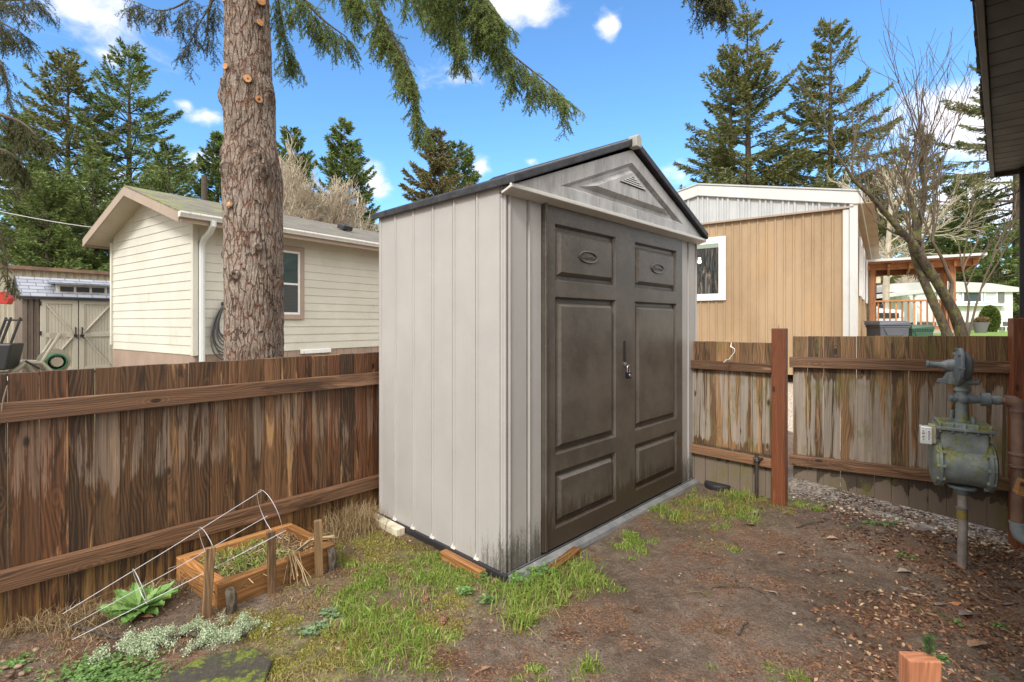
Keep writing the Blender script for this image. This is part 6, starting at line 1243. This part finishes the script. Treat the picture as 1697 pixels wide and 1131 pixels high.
# pine cones
t = T('cone_scale'); CN = t.done(t.ramp(t.isl(), [(.2, (.09, .04, .02)), (.9, (.28, .13, .06))]), .6)
for (px, py, an, lab) in ((705, 1002, 1.7, 'brown conifer cone lying in the grass nearest the shed corner'), (733, 1040, 1.45, 'largest brown conifer cone in the grass at the edge of the dirt'), (1258, 845, .3, 'small brown cone near the foot of the middle post')):
    p = gp(px, py); mb = MB(); mb.keep = 1; L = .055; mb.tube([(0, 0, 0), (L, 0, 0)], [.006, .003], 6)
    for k in range(70):
        s = k/70; r = .013*math.sin(min(1, s*.85+.15)*math.pi)**.6; a_ = k*2.4; b = Vector((L*s, 0, 0)); ou = Vector((.35, math.cos(a_), math.sin(a_))).normalized(); sd = ou.cross(Vector((1, 0, 0))).normalized()
        mb.add([b+ou*.002-sd*.002, b+ou*.002+sd*.002, b+ou*r+sd*.0045, b+ou*(r+.002)+Vector((.003, 0, 0)), b+ou*r-sd*.0045], [(0, 1, 2, 3, 4)])
    o_ = mb.build('pine_cone', CN); o_.location = (p.x, p.y, gz(p.x, p.y)+.014); o_.rotation_euler = (0, 0, an); tag(o_, lab, 'cone', 'fallen cones')
# fallen leaves
def leafobj(px, py, L, an, c, lab, curl=.5, grp='fallen leaves'):
    p = gp(px, py); mb = MB(); mb.keep = 1; N = 6; rows = []
    for i in range(N+1):
        s = i/N; w_ = L*.24*math.sin(math.pi*min(.98, s*.95+.03))**.8*(1.15-.3*(i % 2)); z = .004+curl*L*.22*math.sin(s*3.0+an); rows.append([Vector((L*(s-.5), -w_, z+.2*w_)), Vector((L*(s-.5), 0, z)), Vector((L*(s-.5), w_, z+.35*w_*curl))])
    for a_, b_ in zip(rows[:-1], rows[1:]):
        for j in (0, 1): mb.quad(a_[j], a_[j+1], b_[j+1], b_[j])
    mb.tube([(-L*.5, 0, .004), (-L*.75, .004, .002)], .0009, 4); o = mb.build('fallen_leaf', c, smooth=True); o.location = (p.x, p.y, gz(p.x, p.y)+.002); o.rotation_euler = (random.uniform(-.15, .15), random.uniform(-.15, .15), an); tag(o, lab, 'leaf', grp)
LO = paint('leaf_orange', (.38, .15, .05), .5, .3, 30.); LB_ = paint('leaf_brown', (.24, .14, .08), .55, .3, 30.); LP = paint('leaf_pale', (.34, .27, .21), .6, .25, 30.); LG_ = paint('leaf_greybrown', (.19, .15, .145), .45, .3, 30.)
for q in ((1586, 935, .075, 1.2, LO, 'orange brown leaf leaning against the foot of the gas meter riser'), (1628, 952, .05, .4, LO, 'bright orange leaf in the litter right of the gas meter riser'), (1592, 970, .05, 2.6, LO, 'small curled orange leaf below the gas meter'), (1578, 1000, .07, 2.9, LO, 'long orange leaf in front of the gas meter'), (1545, 1018, .05, 2.2, LB_, 'brown leaf among grey leaves at right of the yard'), (1500, 948, .085, .1, LP, 'long pale curled leaf left of the gas meter foot'), (1490, 974, .075, 2.7, LG_, 'grey purple leaf left of the litter heap'), (1520, 985, .06, 2.3, LP, 'tan leaf just right of the grey purple leaf'), (1550, 1000, .08, 2.6, LG_, 'slim grey leaf with pale edge in the litter'), (1600, 1020, .08, .3, LG_, 'wide grey brown leaf under the slim ones'), (1440, 1055, .05, 2.8, LB_, 'single brown leaf on bare dirt above the orange post'), (1620, 1070, .09, .1, LB_, 'long dull brown leaf beside the orange post'), (1295, 918, .05, .2, LP, 'pale leaf in the middle of the yard'), (1380, 893, .07, 0, LP, 'flat pale leaf on the moss strip before the gate'), (1240, 868, .09, 2.3, LB_, 'long brown leaf below the post'), (1252, 852, .06, .2, LP, 'pale brown leaf beside the cone near the post'), (1280, 988, .05, 2, LP, 'pale tan leaf at the tip of the curved twig'), (1662, 1000, .07, 2.6, LG_, 'grey leaf near the right edge'), (430, 962, .09, .2, LB_, 'brown leaf on the dirt in front of the planter box'), (240, 1030-6, .07, .1, LB_, 'reddish leaf beside the rosette plant'), (1118, 865, .04, 1.2, LB_, 'small brown leaf by the shed threshold'), (1365, 1000-160, .06, .4, LB_, 'curled dark leaf on the gravel under the gate'), (805, 1110, .035, .4, LB_, 'small reddish leaf on bare dirt at the bottom'), (690, 1005+20, .04, 1.9, LB_, 'brown leaf near the cones')): leafobj(*q)
# twigs
def twigobj(pl, r, lab, m=None):
    P = [gp(x, y) for x, y in pl]; P = [Vector((p.x, p.y, gz(p.x, p.y)+.006+r+(.008 if 0 < i < len(P)-1 else 0))) for i, p in enumerate(P)]; c = P[0].copy(); mb = MB(); n = len(P); mb.tube([p-c for p in P], [r*(1-.6*i/n) for i in range(n)], 6); o = mb.build('twig', m or M['log'], smooth=True); o.location = c; tag(o, lab, 'twig', 'fallen twigs')
twigobj([(1180, 978), (1205, 979), (1230, 982), (1255, 988), (1275, 1000)], .004, 'curved thin twig with a flat end lying in the middle of the dirt'); twigobj([(1320, 876), (1340, 872), (1364, 866)], .005, 'short dark stick before the gate'); twigobj([(1140, 985), (1160, 987), (1178, 994)], .002, 'tiny pale twig left of the curved twig', straw)
twigobj([(100, 1040), (150, 1048), (190, 1062), (215, 1058)], .008, 'dark stick lying under the wire cage at the fence foot'); twigobj([(1660, 1045), (1675, 1055), (1697, 1066)], .004, 'pale stick at the right edge in the leaf litter', straw); twigobj([(1224, 1060), (1232, 1048), (1240, 1040)], .005, 'short stubby twig on the dirt below the curved twig')
twigobj([(770, 1068), (780, 1050), (800, 1040), (812, 1035)], .0018, 'thin pale grass stalk at the edge of the bare dirt', straw); twigobj([(1600, 935), (1612, 955), (1640, 990), (1662, 1010)], .0018, 'thin stalk lying across the litter near the gas meter', straw)
# bare vine at the left edge
a_ = [Vector(at(0+x, y, 2.0)) for x, y in ((-6, 720), (0, 700), (6, 660), (12, 640))]; mb = MB(); mb.tube([p-a_[0] for p in a_], .003, 5); o_ = mb.build('bare_vine', M['twig_grey'], smooth=True); o_.location = a_[0]; tag(o_, 'thin grey bare stem leaning on the fence at the left edge', 'stem')
